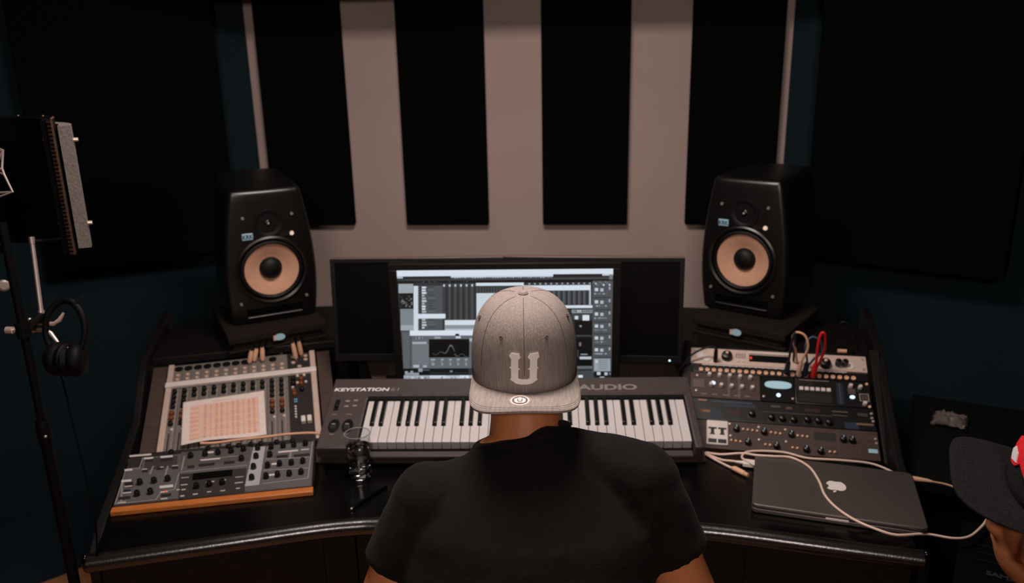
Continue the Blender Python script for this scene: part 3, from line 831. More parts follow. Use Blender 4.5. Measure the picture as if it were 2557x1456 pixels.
for f, col in cells: b.f.append(f); b.c.append(lin(col))
tag(b.build('paper_sheet', M_['paper'], M=XF, angle=180), 'printed pink table sheet lying across the mixing console', 'paper')
o = bpy.data.objects['paper_sheet']; s_ = o.modifiers.new('sol', 'SOLIDIFY'); s_.thickness = 0.0004

# ------------------------------------------------------------------ desktop synthesizer
SF = frame((-0.914, 1.721, 0.785), 15, 12.8)
SI = SF.inverted()
syn = thing('desktop_synthesizer', 'grey desktop synthesizer with white lines and orange wooden front strip', 'synthesizer', SF)
def drop(x, y, z=0.0, zw=0.7425):
    p = SF @ V((x, y, z)); p.z = zw; return SI @ p
top = [(-0.2185, -0.106), (0.236, -0.106), (0.236, 0.078), (-0.2185, 0.078)]
b = MB(); b.loft([[drop(x, y) for x, y in top], [V((x, y, 0)) for x, y in top]]); b.build('chassis', M_['kbody'], syn, bevel=0.002)
b = MB(); wf = [(-0.2215, -0.124), (0.239, -0.124), (0.239, -0.1065), (-0.2215, -0.1065)]
b.loft([[drop(x, y) for x, y in wf], [V((x, y, -0.0035)) for x, y in wf]]); b.build('front_strip', M_['wood'], syn, bevel=0.002)
def Y(zx, zy):
    yr = 290-0.1007*(zx-265); yf = 830-0.08*(zx-65); v = (zy-yr)/(yf-yr)
    xl_ = 265-200*v; xr_ = 2405+35*v; u = (zx-xl_)/(xr_-xl_)
    return V((-0.2185+0.4505*u, 0.072-0.170*v))
b = MB()
PC = (92, 88, 88)
b.rect(-0.216, -0.104, 0.2335, 0.076, 0.0004, PC)
b.rect(-0.216, 0.060, 0.2335, 0.076, 0.0006, (40, 35, 34))
ZZ = [0.0008]
def quad(pts, col):
    ZZ[0] += 0.000012
    b._add([(p.x, p.y, ZZ[0]) for p in pts], [tuple(range(len(pts)))], col)
def R4(x0, y0, x1, y1, col):   # along the skewed layout: y0/y1 at x0, slope follows the panel
    s = -0.09*(x1-x0)
    quad([Y(x0, y1), Y(x1, y1+s), Y(x1, y0+s), Y(x0, y0)], col)
def LN(x0, y0, x1, y1, w=0.0014, col=(170, 162, 162)):
    p, q = Y(x0, y0), Y(x1, y1); n = V((-(q-p).y, (q-p).x)).normalized()*w*0.5
    quad([p-n, q-n, q+n, p+n], col)
R4(830, 520, 1630, 800, (52, 46, 44)); R4(420, 330, 800, 470, (64, 58, 58)); R4(840, 250, 1660, 430, (84, 78, 76)); R4(230, 330, 390, 440, (46, 40, 40))
quad([Y(1625, 668), Y(1800, 652), Y(1832, 178), Y(1690, 190)], (168, 164, 168))
for a in ((80, 842, 205, 455), (80, 842, 560, 802), (560, 802, 612, 722), (612, 722, 775, 690), (775, 690, 822, 505), (400, 322, 522, 312), (400, 322, 360, 442), (190, 462, 360, 446), (250, 300, 500, 272), (830, 494, 1640, 416), (1060, 345, 1540, 296), (1838, 640, 2402, 584), (2402, 584, 2402, 112), (1830, 482, 2404, 458), (1846, 345, 2404, 322), (1850, 230, 1870, 170)): LN(*a)
for a in ((165, 590, 150, 840), (2150, 250, 2150, 345), (520, 420, 480, 520), (690, 420, 660, 540), (880, 300, 850, 470)): LN(*a, w=0.004, col=(140, 132, 130))
for x0, y0, x1, h in ((250, 288, 498, 22), (602, 300, 744, 24), (412, 318, 520, 22), (190, 456, 280, 24), (152, 582, 268, 26), (1145, 246, 1220, 22), (1930, 396, 1990, 22), (1910, 530, 1980, 22), (1996, 246, 2236, 20), (2270, 222, 2370, 12), (1070, 345, 1300, 16), (600, 650, 760, 30), (610, 715, 700, 14)): R4(x0, y0, x1, y0+h, (206, 196, 194))
for x0, y0, x1, h in ((190, 610, 290, 60), (180, 690, 260, 40), (120, 770, 260, 30), (920, 420, 1000, 32), (1050, 400, 1240, 30), (1350, 370, 1480, 34), (560, 440, 640, 28), (740, 430, 810, 30), (390, 470, 460, 26), (1980, 300, 2120, 34), (2190, 290, 2390, 30), (620, 745, 740, 30), (430, 345, 520, 24), (600, 335, 740, 30)): R4(x0, y0, x1, y0+h, (40, 34, 34))
for x0, y0, x1, h in ((190, 650, 280, 14), (170, 720, 270, 16), (110, 825, 210, 14), (600, 430, 640, 12), (390, 455, 450, 12), (740, 415, 810, 12), (850, 560, 940, 8), (850, 640, 930, 12), (800, 692, 840, 14), (860, 692, 910, 14), (850, 762, 900, 16), (620, 790, 700, 16), (1150, 610, 1250, 14), (1000, 745, 1060, 14), (1170, 722, 1220, 12), (1330, 712, 1390, 12), (1500, 560, 1600, 8), (1500, 625, 1600, 12), (1520, 688, 1570, 12), (1010, 618, 1050, 12), (1350, 588, 1390, 14)): R4(x0, y0, x1, y0+h, (186, 172, 168))
b.build('face_plate', M_['printed'], syn)
b = MB(); p0, p1, p2, p3 = Y(985, 590), Y(1460, 545), Y(1462, 470), Y(990, 515)
b._add([(p.x, p.y, z) for z in (0.0006, 0.0022) for p in (p0, p1, p2, p3)], [(3, 2, 1, 0), (4, 5, 6, 7), (0, 1, 5, 4), (1, 2, 6, 5), (2, 3, 7, 6), (3, 0, 4, 7)]); b.build('display', M_['panel_off'], syn)
kn = None
for zx, zy in ((370, 622), (535, 604), (695, 584), (340, 748), (497, 728), (955, 310), (1125, 288), (1275, 272), (1430, 252), (1575, 228), (1560, 348), (1040, 672), (1195, 652), (1350, 632), (1745, 216), (1735, 322), (1715, 452), (1705, 582), (1905, 202), (2050, 188), (2180, 178), (2320, 160), (1900, 302), (1885, 438), (2030, 418), (2175, 406), (2315, 388), (1880, 568), (2020, 550), (2165, 540), (2310, 522)):
    p = Y(zx, zy)
    if kn is None: kn = knob_proto('knob', 0.0070, 0.013, M_['knob'], syn, (p.x, p.y, 0.001))
    else: clone(kn, syn, (p.x, p.y, 0.001))
cn = None
for x in (-0.12, -0.03, 0.02, 0.045, 0.075, 0.10, 0.14, 0.18):
    if cn is None:
        b = MB(); b.lathe([(0.006, 0), (0.006, 0.008), (0.003, 0.009), (0, 0.009)], 14); cn = b.build('connector', M_['knob'], syn); cn.location = (x, 0.068, 0)
    else: clone(cn, syn, (x, 0.068, 0))
p = Y(672, 712); b = MB(); b.lathe([(0.0026, 0), (0.002, 0.002), (0, 0.0024)], 10, (p.x, p.y, 0.001)); b.build('indicator', M_['ledred'], syn)

# cream lead between mixer and synthesizer
b = MB(); b.tube([(-1.02, 1.850, 0.779), (-0.984, 1.862, 0.775), (-0.932, 1.893, 0.770), (-0.867, 1.917, 0.768), (-0.812, 1.936, 0.768), (-0.742, 1.950, 0.766), (-0.712, 1.940, 0.760), (-0.704, 1.905, 0.753), (-0.716, 1.868, 0.750), (-0.735, 1.83, 0.748), (-0.80, 1.826, 0.747)], 0.0036, 10, smooth=6)
tag(b.build('patch_lead', M_['cabletan']), 'tan lead lying along the front of the mixing console', 'cable')

# ------------------------------------------------------------------ glass of water and pen
t = thing('water_glass', 'clear drinking glass with water on the desk beside the keyboard', 'glass', Matrix.Translation((-0.563, 1.766, 0.7425)))
H = 0.119
b = MB(); b.lathe([(0.0283, 0.0170), (0.0295, 0.05), (0.0318, H), (0.0315, H+0.0007), (0.0309, H), (0.0288, 0.05), (0.0276, 0.0175)], 48, caps=False); b.build('tumbler', M_['thin_glass'], t, angle=50)
b = MB(); b.tube([(0.0313*math.cos(2*math.pi*i/48), 0.0313*math.sin(2*math.pi*i/48), H) for i in range(49)], 0.0011, 8); b.build('rim', M_['rim'], t)
b = MB(); b.lathe([(0.0, 0.0), (0.0250, 0.0), (0.0272, 0.002), (0.0282, 0.0165), (0.024, 0.0172), (0.0, 0.0150)], 48); b.build('thick_base', M_['glass'], t, angle=50)
b = MB(); b.lathe([(0.0, 0.0156), (0.0203, 0.0176), (0.0272, 0.0200), (0.0285, 0.05), (0.0298, 0.084), (0.0, 0.084)], 48); b.build('water', M_['water'], t, angle=50)
b = MB(); b.tube([(-0.540, 1.608, 0.7465), (-0.536, 1.616, 0.7465), (-0.484, 1.715, 0.7465)], [0.0015, 0.0042, 0.0042], 12); t = b.build('pen', M_['gloss'])
tag(t, 'black pen lying on the desk near the water glass', 'pen')
b = MB(); b.ball((-0.5405, 1.6075, 0.7468), 0.0028, 12, 8); b.build('pen_tip', M_['chrome'], t)

# ------------------------------------------------------------------ rack gear
def unit(name, label, x0, y0, x1, y1, m, depth=0.14, up=0.0, cat='rack unit'):
    t = thing(name, label, cat, RF @ Matrix.Translation((0, 0, up)), 'audio rack units in the sloped bay')
    b = MB(); b.box(((x0+x1)/2, (y0+y1)/2, -depth/2), (x1-x0, y1-y0-0.001, depth)); b.build('chassis', m, t, bevel=0.0015)
    return t
def rscrews(t, pts, m='steel'):
    p0 = None
    for x, y in pts:
        if p0 is None:
            b = MB(); b.lathe([(0.0042, 0), (0.0036, 0.0022), (0.0015, 0.0026), (0, 0.0018)], 12); p0 = b.build('rack_screw', M_[m], t); p0.location = (x, y, 0)
        else: clone(p0, t, (x, y, 0))
def knobs(t, name, r, h, m, pts, line=None):
    p0 = None
    for x, y in pts:
        if p0 is None: p0 = knob_proto(name, r, h, M_[m], t, (x, y, 0.0005), line)
        else:
            c = clone(p0, t, (x, y, 0.0005))
            for ch in p0.children:
                d = ch.copy(); COL.objects.link(d); d.parent = c
    return p0
def printed(t, rects, name='face_print'):
    b = MB(); z = 0.0004
    for x0, y0, x1, y1, c in rects:
        z += 0.000015; b.rect(x0, y0, x1, y1, z, c)
    return b.build(name, M_['printed'], t)
# 1 silver interface at the top of the bay
t = unit('audio_interface', 'silver rack unit with black dials at the top of the gear bay', -0.252, 0.1205, 0.236, 0.1765, M_['silver'], 0.05, 0.004)
knobs(t, 'dial', 0.0165, 0.016, 'knob', [(-0.149, 0.148), (0.124, 0.140)], None)
for x, y in ((-0.149, 0.152), (0.124, 0.144)):
    b = MB(); b.ball((x, y, 0.017), (0.005, 0.005, 0.004), 14, 8); b.build('dial_cap', M_['plugtan'], t)
b = MB(); b.box((-0.030, 0.148, 0.0006), (0.112, 0.024, 0.002)); w = b.build('display', M_['panel_off'], t, bevel=0.001)
b = MB(); b.box((-0.081, 0.148, 0.002), (0.006, 0.008, 0.001)); b.build('display_mark', M_['ledred'], w)
b = MB(); b.box((-0.030, 0.1655, 0.0022), (0.114, 0.005, 0.004)); b.build('display_trim', M_['knob_pale'], t)
knobs(t, 'combo_socket', 0.0125, 0.003, 'knob_pale', [(-0.225, 0.150), (-0.206, 0.140), (0.190, 0.140)])
knobs(t, 'small_button', 0.0035, 0.003, 'knob_pale', [(-0.118, 0.135), (-0.104, 0.135), (-0.180, 0.140)])
b = MB()
for i in range(5):
    for j in range(3): b.box((-0.122+i*0.006, 0.148+j*0.006, 0.001), (0.003, 0.003, 0.001))
b.build('vent_dots', M_['kbody'], t)
for x in (0.158, 0.176):
    b = MB(); b.cyl((x, 0.142, 0), (x, 0.142, 0.022), 0.0085); b.build('plugged_socket', M_['knob'], t, bevel=0.002)
rscrews(t, [(-0.243, 0.165), (0.226, 0.165), (0.226, 0.130)])
# 2 patch bay
t = unit('patch_bay', 'black patch bay with a row of chrome sockets under the silver unit', -0.245, 0.0925, 0.238, 0.1200, M_['plastic'])
p0 = None
for k in range(24):
    x = -0.222+k*0.0182
    if p0 is None:
        b = MB(); b.lathe([(0.0062, 0), (0.0062, 0.004), (0.0038, 0.0045), (0.0034, 0.001), (0, 0.001)], 14); p0 = b.build('jack_socket', M_['plugtan'], t); p0.location = (x, 0.1005, 0)
        b = MB(); b.box((0, 0.0125, 0.001), (0.012, 0.008, 0.003)); q0 = b.build('socket_tag', M_['knob'], p0)
    else:
        c = clone(p0, t, (x, 0.1005, 0)); d = q0.copy(); COL.objects.link(d); d.parent = c
b = MB(); b.box((-0.02, 0.1185, 0.001), (0.40, 0.003, 0.002)); b.build('edge_strip', M_['knob_pale'], t)
# 3 row: knob module, meter module, button module
t = unit('preamp_module', 'brown preamp module with two rows of pale tipped knobs', -0.252, 0.006, -0.057, 0.0915, M_['brown'])
pk = [(-0.198+i*0.0285, 0.0780-i*0.0006) for i in range(5)]+[(-0.193+i*0.0285, 0.0435-i*0.0006) for i in range(5)]+[(-0.222, 0.074), (-0.224, 0.035)]
knobs(t, 'knob', 0.0062, 0.013, 'knob_pale', [(x, y+0.004) for x, y in pk[:10]], M_['kbody'])
printed(t, [(-0.244, 0.040, -0.212, 0.068, (98, 80, 72))]+[(-0.146+i*0.0285, 0.012, -0.141+i*0.0285, 0.085, (104, 88, 82)) for i in range(2)]+[(-0.22+i*0.03, 0.016, -0.205+i*0.03, 0.020, (120, 104, 96)) for i in range(5)])
b = MB(); b.prism([(-0.188+0.0072*math.cos(a*R(15)), 0.056+0.0052*math.sin(a*R(15))) for a in range(24)], 0, 0.003); b.build('power_light', M_['led'], t)
rscrews(t, [(-0.232, 0.080), (-0.234, 0.028)])
t = unit('meter_module', 'black meter module with a glowing oval window', -0.056, 0.006, 0.036, 0.0915, M_['matte'])
b = MB(); b.prism([(-0.008+0.0365*math.copysign(abs(math.cos(a*R(7.5)))**0.8, math.cos(a*R(7.5))), 0.0625+0.0120*math.copysign(abs(math.sin(a*R(7.5)))**0.8, math.sin(a*R(7.5)))) for a in range(48)], 0, 0.003); b.build('oval_meter', M_['meter'], t)
b = MB(); b.lathe([(0.006, 0), (0.005, 0.003), (0, 0.004)], 16, (-0.008, 0.029, 0.0)); b.build('power_light', M_['led'], t)
rscrews(t, [(0.030, 0.020), (-0.048, 0.022)])
t = unit('button_module', 'dark module with six pale square buttons and a white light', 0.037, 0.006, 0.238, 0.0915, M_['plastic'])
p0 = None
for k in range(6):
    if p0 is None:
        b = MB(); b.box((0, 0, 0.003), (0.0108, 0.011, 0.006)); p0 = b.build('square_button', M_['knob_pale'], t, bevel=0.001); p0.location = (0.054+k*0.0146, 0.0545, 0)
    else: clone(p0, t, (0.054+k*0.0146, 0.0545, 0))
b = MB(); b.prism([(0.188+0.0068*math.cos(a*R(15)), 0.0375+0.0048*math.sin(a*R(15))) for a in range(24)], 0, 0.003); b.build('power_light', M_['led'], t)
printed(t, [(0.046, 0.014, 0.134, 0.042, (26, 24, 24)), (0.148, 0.012, 0.166, 0.082, (30, 38, 50)), (0.156, 0.012, 0.158, 0.082, (70, 82, 96)), (0.2065, 0.0265, 0.2315, 0.0515, (150, 132, 124)), (0.209, 0.029, 0.229, 0.049, (38, 32, 31)), (0.213, 0.033, 0.218, 0.045, (90, 78, 74)), (0.221, 0.033, 0.226, 0.045, (90, 78, 74)), (0.05, 0.084, 0.13, 0.087, (120, 100, 92)), (0.178, 0.048, 0.198, 0.066, (84, 66, 62))])
knobs(t, 'knob', 0.0060, 0.012, 'knob_pale', [(0.186, 0.072), (0.211, 0.070), (0.218, 0.017)], M_['kbody'])
rscrews(t, [(0.230, 0.084), (0.230, 0.010)], 'plugtan')
# 4 dark unit
t = unit('effects_unit', 'dark unit with dim dials between the glowing meter and the white gauge', -0.245, -0.0655, 0.240, 0.0050, M_['plastic'])
knobs(t, 'dial', 0.0095, 0.012, 'knob', [(-0.082, -0.040), (-0.030, -0.047), (-0.002, -0.048), (0.028, -0.049), (0.064, -0.046), (0.092, -0.047), (0.120, -0.050)])
printed(t, [(-0.228, -0.006, -0.204, -0.001, (150, 112, 90)), (-0.190, -0.008, -0.080, -0.002, (52, 62, 74)), (-0.160, -0.021, -0.070, -0.009, (30, 42, 54)), (-0.225, -0.045, -0.180, -0.033, (86, 60, 46)), (-0.215, -0.042, -0.190, -0.036, (130, 92, 70)), (-0.195, -0.062, -0.165, -0.028, (26, 40, 52)), (-0.152, -0.048, -0.112, -0.030, (46, 18, 16)), (-0.03, -0.012, -0.005, -0.006, (84, 72, 68)), (0.01, -0.016, 0.026, -0.008, (90, 62, 48)), (0.13, -0.014, 0.172, -0.011, (110, 90, 80)), (0.13, -0.026, 0.170, -0.023, (88, 72, 66)), (0.196, -0.022, 0.222, -0.012, (62, 56, 52)), (0.06, -0.02, 0.10, -0.008, (48, 24, 22)), (0.160, -0.064, 0.196, -0.044, (34, 50, 68)), (0.190, -0.050, 0.234, -0.044, (120, 94, 78)), (-0.055, -0.030, 0.13, -0.027, (66, 56, 52))])
rscrews(t, [(0.232, -0.012), (0.232, -0.026), (0.234, -0.036)])
# 5 brown bottom unit with the white gauge
t = unit('channel_strip', 'brown bottom unit with a white two needle gauge', -0.245, -0.1560, 0.241, -0.0665, M_['brown'])
b = MB(); b.box((-0.1750, -0.107, 0.002), (0.058, 0.076, 0.006)); gz = b.build('gauge', M_['knob_pale'], t, bevel=0.003)
b = MB()
for cx in (-0.188, -0.162):
    b.box((cx, -0.095, 0.0054), (0.0225, 0.005, 0.0008)); b.box((cx, -0.104, 0.0054), (0.009, 0.018, 0.0008)); b.box((cx, -0.113, 0.0054), (0.013, 0.004, 0.0008))
    b.box((cx, -0.1345, 0.0054), (0.0225, 0.012, 0.0008))
b.build('gauge_scale', M_['knob'], gz)
printed(t, [(-0.137, -0.074, -0.136, -0.150, (80, 66, 60)), (-0.066, -0.074, -0.065, -0.150, (80, 66, 60)), (0.004, -0.076, 0.005, -0.152, (80, 66, 60)), (0.074, -0.078, 0.075, -0.152, (80, 66, 60)), (0.138, -0.080, 0.139, -0.152, (92, 76, 70)), (0.188, -0.080, 0.189, -0.152, (92, 76, 70)), (-0.137, -0.110, 0.074, -0.109, (76, 62, 56)), (0.078, -0.082, 0.134, -0.106, (42, 36, 34))])
knobs(t, 'dial', 0.0088, 0.013, 'knob', [(-0.124, -0.092), (-0.051, -0.095), (0.020, -0.097), (-0.094, -0.131), (-0.020, -0.136), (0.056, -0.139), (0.092, -0.141), (0.152, -0.100), (0.174, -0.101)], M_['logo_blue'])
sm = [(-0.106+0.0122*i, -0.0905-0.0008*i) for i in range(4)]+[(-0.033+0.012*i, -0.0945-0.0008*i) for i in range(3)]+[(0.036+0.0122*i, -0.098-0.0006*i) for i in range(3)]+[(-0.138+0.012*i, -0.128-0.0008*i) for i in range(3)]+[(-0.049+0.012*i, -0.133-0.0006*i) for i in range(2)]+[(0.021+0.012*i, -0.136-0.0006*i) for i in range(2)]+[(0.115+0.012*i, -0.140) for i in range(2)]
knobs(t, 'small_button', 0.0034, 0.005, 'plugtan', sm)
rscrews(t, [(-0.141, -0.075), (0.234, -0.090), (0.235, -0.103), (-0.139, -0.112), (-0.064, -0.079), (0.006, -0.081), (-0.064, -0.118), (0.006, -0.118)])
b = MB(); b.box((0.224, -0.128, 0.001), (0.023, 0.012, 0.003)); b.build('badge', M_['logo_blue'], t, bevel=0.0005)
# patch cables
def rcable(label, m, pm, pts, r=0.0034, plug=True, pr=0.0066, group='patch cables above the patch bay'):
    t = thing('patch_cable', label, 'cable', RF, group)
    b = MB(); b.tube(pts, r, 10, smooth=8); b.build('lead', M_[m], t)
    if plug:
        q = V(pts[0]); d = (V(pts[1])-q).normalized()
        b = MB(); b.tube([q, q+d*0.006, q+d*0.040, q+d*0.050], [pr, pr, pr*0.9, pr*0.6], 14); b.build('plug', M_[pm], t)
    return t
rcable('tan patch cable looping over the silver rack unit', 'cabletan', 'plugtan', [(0.048, 0.100, 0.004), (0.050, 0.108, 0.055), (0.062, 0.122, 0.105), (0.052, 0.140, 0.135), (0.030, 0.148, 0.140), (0.022, 0.150, 0.110), (0.036, 0.146, 0.060), (0.046, 0.140, 0.010)])
rcable('navy patch cable beside the tan one', 'cablenavy', 'cablenavy', [(0.016, 0.102, 0.004), (0.017, 0.112, 0.060), (0.018, 0.130, 0.115), (0.024, 0.146, 0.140), (0.030, 0.148, 0.100), (0.034, 0.146, 0.050), (0.037, 0.143, 0.010)], 0.0032, True, 0.0075)
rcable('dark navy patch cable whose loop reaches to the red one', 'cableblue', 'cablenavy', [(0.066, 0.100, 0.004), (0.066, 0.110, 0.055), (0.056, 0.130, 0.110), (0.072, 0.142, 0.130), (0.096, 0.140, 0.112), (0.104, 0.134, 0.070), (0.088, 0.130, 0.045), (0.078, 0.130, 0.012)], 0.003, True, 0.0078)
rcable('red patch cable looping over the silver rack unit', 'cablered', 'cablered', [(0.088, 0.098, 0.004), (0.089, 0.108, 0.058), (0.088, 0.130, 0.120), (0.093, 0.144, 0.146), (0.103, 0.143, 0.140), (0.108, 0.132, 0.095), (0.104, 0.124, 0.050), (0.098, 0.120, 0.020)], 0.0040, True, 0.0082)
rcable('thin black cable plugged into the corner of the silver rack unit', 'cableblk', 'cableblk', [(-0.182, 0.130, 0.006), (-0.182, 0.138, 0.05), (-0.20, 0.150, 0.048), (-0.25, 0.130, 0.03), (-0.29, 0.085, 0.0)], 0.0030, True, 0.0062)
rcable('thin black lead arching behind the rack gear', 'cableblk', 'cableblk', [(0.150, 0.190, 0.0), (0.150, 0.215, 0.05), (0.165, 0.235, 0.085), (0.195, 0.225, 0.070), (0.215, 0.200, 0.01)], 0.0025, False)
t = thing('cable_connector', 'orange tipped connector behind the silver rack unit', 'plug', RF)
b = MB(); b.tube([(0.160, 0.186, 0.012), (0.184, 0.186, 0.012)], 0.0055, 12); b.build('sleeve', M_['cabletan'], t)
b = MB(); b.tube([(0.184, 0.186, 0.012), (0.196, 0.186, 0.010), (0.215, 0.21, -0.03)], 0.0035, 10); b.build('lead', M_['cableblk'], t)

# ------------------------------------------------------------------ laptop
LF = frame((0.584, 1.734, 0.7645), -12.8, 0)
lap = thing('laptop', 'closed grey laptop with white apple emblem on the desk wing', 'laptop', LF)
def rrect(w, d, r, n=6):
    o = []
    for cx, cy, a0 in ((w/2-r, d/2-r, 0), (-w/2+r, d/2-r, 90), (-w/2+r, -d/2+r, 180), (w/2-r, -d/2+r, 270)):
        for k in range(n+1):
            a = R(a0+90*k/n); o.append((cx+r*math.cos(a), cy+r*math.sin(a)))
    return o
b = MB(); b.prism(rrect(0.364, 0.249, 0.012), -0.0215, -0.0105); b.build('base', M_['alu'], lap, bevel=0.0025)
b = MB(); b.prism(rrect(0.364, 0.249, 0.012), -0.0098, 0.0); b.build('lid', M_['alu'], lap, bevel=0.003)
ap = [(0, .36), (.2, .42), (.36, .37), (.44, .27), (.37, .18), (.34, .05), (.37, -.07), (.46, -.16), (.41, -.31), (.30, -.46), (.2, -.5), (.08, -.46), (0, -.45), (-.08, -.46), (-.2, -.5), (-.32, -.44), (-.44, -.24), (-.48, -.02), (-.44, .2), (-.32, .36), (-.18, .41), (-.06, .37)]
lf = [(0.0, 0.42), (0.02, 0.54), (0.10, 0.62), (0.17, 0.64), (0.15, 0.53), (0.09, 0.45)]
b = MB(); sc = 0.047; ox, oy = 0.004, 0.008
b.prism([(ox-x*sc, oy-y*sc) for x, y in ap], 0.0001, 0.0006); b.prism([(ox-x*sc, oy-y*sc) for x, y in lf], 0.0001, 0.0006)
b.build('emblem', M_['white'], lap)
b = MB(); b.box((0.0, -0.1246, -0.0105), (0.048, 0.0030, 0.0046)); b.build('lid_notch', M_['knob_pale'], lap, bevel=0.0006)
for x in (-0.15, 0.15):
    for y in (-0.1, 0.1):
        b = MB(); b.lathe([(0.006, -0.0225), (0.006, -0.021)], 12, (x, y, 0)); b.build('foot', M_['rubber'], lap)
# ------------------------------------------------------------------ cream cables around the laptop
def wcable(label, pts, r=0.0030, m='cable', group='cream cables around the laptop'):
    t = thing('charging_cable', label, 'cable', Matrix.Translation((0.45, 1.85, 0.745)), group)
    I = Matrix.Translation((-0.45, -1.85, -0.745))
    b = MB(); b.M = I.copy(); b.tube(pts, r, 10, smooth=8); b.build('lead', M_[m], t)
    return t, I
t, I = wcable('cream cable looping from the adapter behind the closed laptop', [(0.424, 1.846, 0.758), (0.405, 1.866, 0.760), (0.400, 1.889, 0.757), (0.416, 1.918, 0.756), (0.454, 1.927, 0.756), (0.513, 1.922, 0.756), (0.566, 1.900, 0.753), (0.646, 1.897, 0.751), (0.722, 1.882, 0.750), (0.766, 1.828, 0.749), (0.774, 1.800, 0.747)])
t, I = wcable('cream cable lying in a curve across the laptop lid', [(0.315, 1.930, 0.7465), (0.353, 1.921, 0.7465), (0.404, 1.908, 0.758), (0.435, 1.884, 0.766), (0.474, 1.877, 0.7680), (0.518, 1.872, 0.7680), (0.549, 1.828, 0.7680), (0.555, 1.760, 0.7680), (0.551, 1.696, 0.7680), (0.560, 1.645, 0.7680), (0.584, 1.596, 0.7680), (0.617, 1.566, 0.7660), (0.662, 1.557, 0.757), (0.731, 1.578, 0.748), (0.782, 1.565, 0.748), (0.819, 1.574, 0.748), (0.861, 1.613, 0.748), (0.886, 1.643, 0.748)])
t, I = wcable('cream cable ending in the white laptop adapter', [(0.313, 1.926, 0.7465), (0.348, 1.890, 0.748), (0.375, 1.876, 0.752), (0.393, 1.870, 0.752)], 0.0030)
b = MB(); b.M = I.copy(); b.tube([(0.383, 1.873, 0.752), (0.400, 1.869, 0.752)], [0.0034, 0.0050], 12); b.build('strain_relief', M_['knob_pale'], t)
b = MB(); b.M = I @ frame((0.416, 1.866, 0.752), -12.8, 0); b.box((0, 0, 0), (0.034, 0.026, 0.011)); b.build('adapter', M_['white'], t, bevel=0.002)
t, I = wcable('cream cable with a loose tan connector on the desk', [(0.312, 1.922, 0.7465), (0.335, 1.890, 0.7465), (0.362, 1.856, 0.747), (0.372, 1.844, 0.748)], 0.0030)
b = MB(); b.M = I.copy(); b.tube([(0.368, 1.849, 0.748), (0.374, 1.842, 0.7495), (0.394, 1.818, 0.7495)], [0.0035, 0.0068, 0.0066], 12); b.build('connector', M_['plugtan'], t)
b = MB(); b.M = I.copy(); b.tube([(0.393, 1.819, 0.7495), (0.401, 1.809, 0.7495)], 0.0052, 12); b.build('connector_tip', M_['cabletan'], t)
t, I = wcable('tan power lead plugged into the laptop side under the black cap', [(0.829, 1.800, 0.751), (0.845, 1.797, 0.750), (0.868, 1.789, 0.748), (0.93, 1.74, 0.745), (0.99, 1.70, 0.742)], 0.0024, 'cabletan')
b = MB(); b.M = I.copy(); b.tube([(0.783, 1.812, 0.752), (0.800, 1.807, 0.752), (0.822, 1.802, 0.7515), (0.832, 1.799, 0.751)], [0.0062, 0.0066, 0.0052, 0.003], 12); b.build('connector', M_['plugtan'], t)
# ------------------------------------------------------------------ microphone shield, stand, headphones
ms = thing('microphone_stand', 'black microphone stand with chrome clamp hooks beside the desk', 'stand', Matrix.Translation((-1.131, 1.436, 0)))
I = Matrix.Translation((1.131, -1.436, 0))
def mbI():
    b = MB(); b.M = I.copy(); return b
b = mbI(); b.cyl((-1.131, 1.436, 0.10), (-1.131, 1.436, 1.02), 0.0115, n=20); b.build('lower_pole', M_['stand'], ms)
b = mbI(); b.cyl((-1.131, 1.436, 1.0), (-1.131, 1.436, 1.46), 0.0085, n=20); b.build('upper_pole', M_['stand'], ms)
b = mbI(); b.lathe([(0.0125, 0), (0.014, 0.01), (0.014, 0.045), (0.0115, 0.055)], 20, (-1.131, 1.436, 0.985)); cl = b.build('height_clutch', M_['stand'], ms)
b = mbI(); b.ball((-1.1225, 1.4265, 1.008), 0.0035, 10, 8); b.build('clutch_screw', M_['steel'], cl)
for k in range(3):
    a = R(105+120*k)
    b = mbI(); b.tube([(-1.131, 1.436, 0.14), (-1.131+0.2*math.cos(a), 1.436+0.2*math.sin(a), 0.020)], 0.0085, 12); lg = b.build('leg', M_['stand'], ms)
    b = mbI(); b.ball((-1.131+0.2*math.cos(a), 1.436+0.2*math.sin(a), 0.021), (0.014, 0.014, 0.0195), 12, 8); b.build('rubber_foot', M_['rubber'], lg)
b = mbI(); b.tube([(-1.171, 1.563, 1.40), (-1.150, 1.521, 1.246)], 0.0048, 12); b.tube([(-1.1715, 1.564, 1.404), (-1.170, 1.561, 1.39)], 0.0064, 12); b.tube([(-1.151, 1.523, 1.254), (-1.1495, 1.52, 1.243)], 0.0068, 12); b.build('chrome_rod', M_['steel'], ms)
b = mbI(); b.cyl((-1.131, 1.436, 1.225), (-1.131, 1.436, 1.255), 0.014, n=20); b.tube([(-1.131, 1.436, 1.24), (-1.150, 1.521, 1.243)], 0.008, 12); b.tube([(-1.150, 1.521, 1.246), (-1.160, 1.518, 1.236), (-1.172, 1.515, 1.216)], 0.006, 12); b.build('clamp', M_['stand'], ms)
b = mbI(); b.tube([(-1.175, 1.514, 1.229), (-1.161, 1.515, 1.2285), (-1.123, 1.517, 1.226), (-1.112, 1.521, 1.2335), (-1.103, 1.526, 1.248)], [0.0052, 0.0052, 0.0046, 0.0048, 0.0028], 12); b.build('hook_arm', M_['chrome'], ms)
b = mbI(); b.tube([(-1.190, 1.506, 1.203), (-1.179, 1.509, 1.207), (-1.166, 1.511, 1.2145), (-1.140, 1.512, 1.213), (-1.130, 1.511, 1.207), (-1.113, 1.507, 1.185)], [0.004, 0.0046, 0.0052, 0.0050, 0.0048, 0.003], 12); b.build('hook_arm', M_['chrome'], ms)
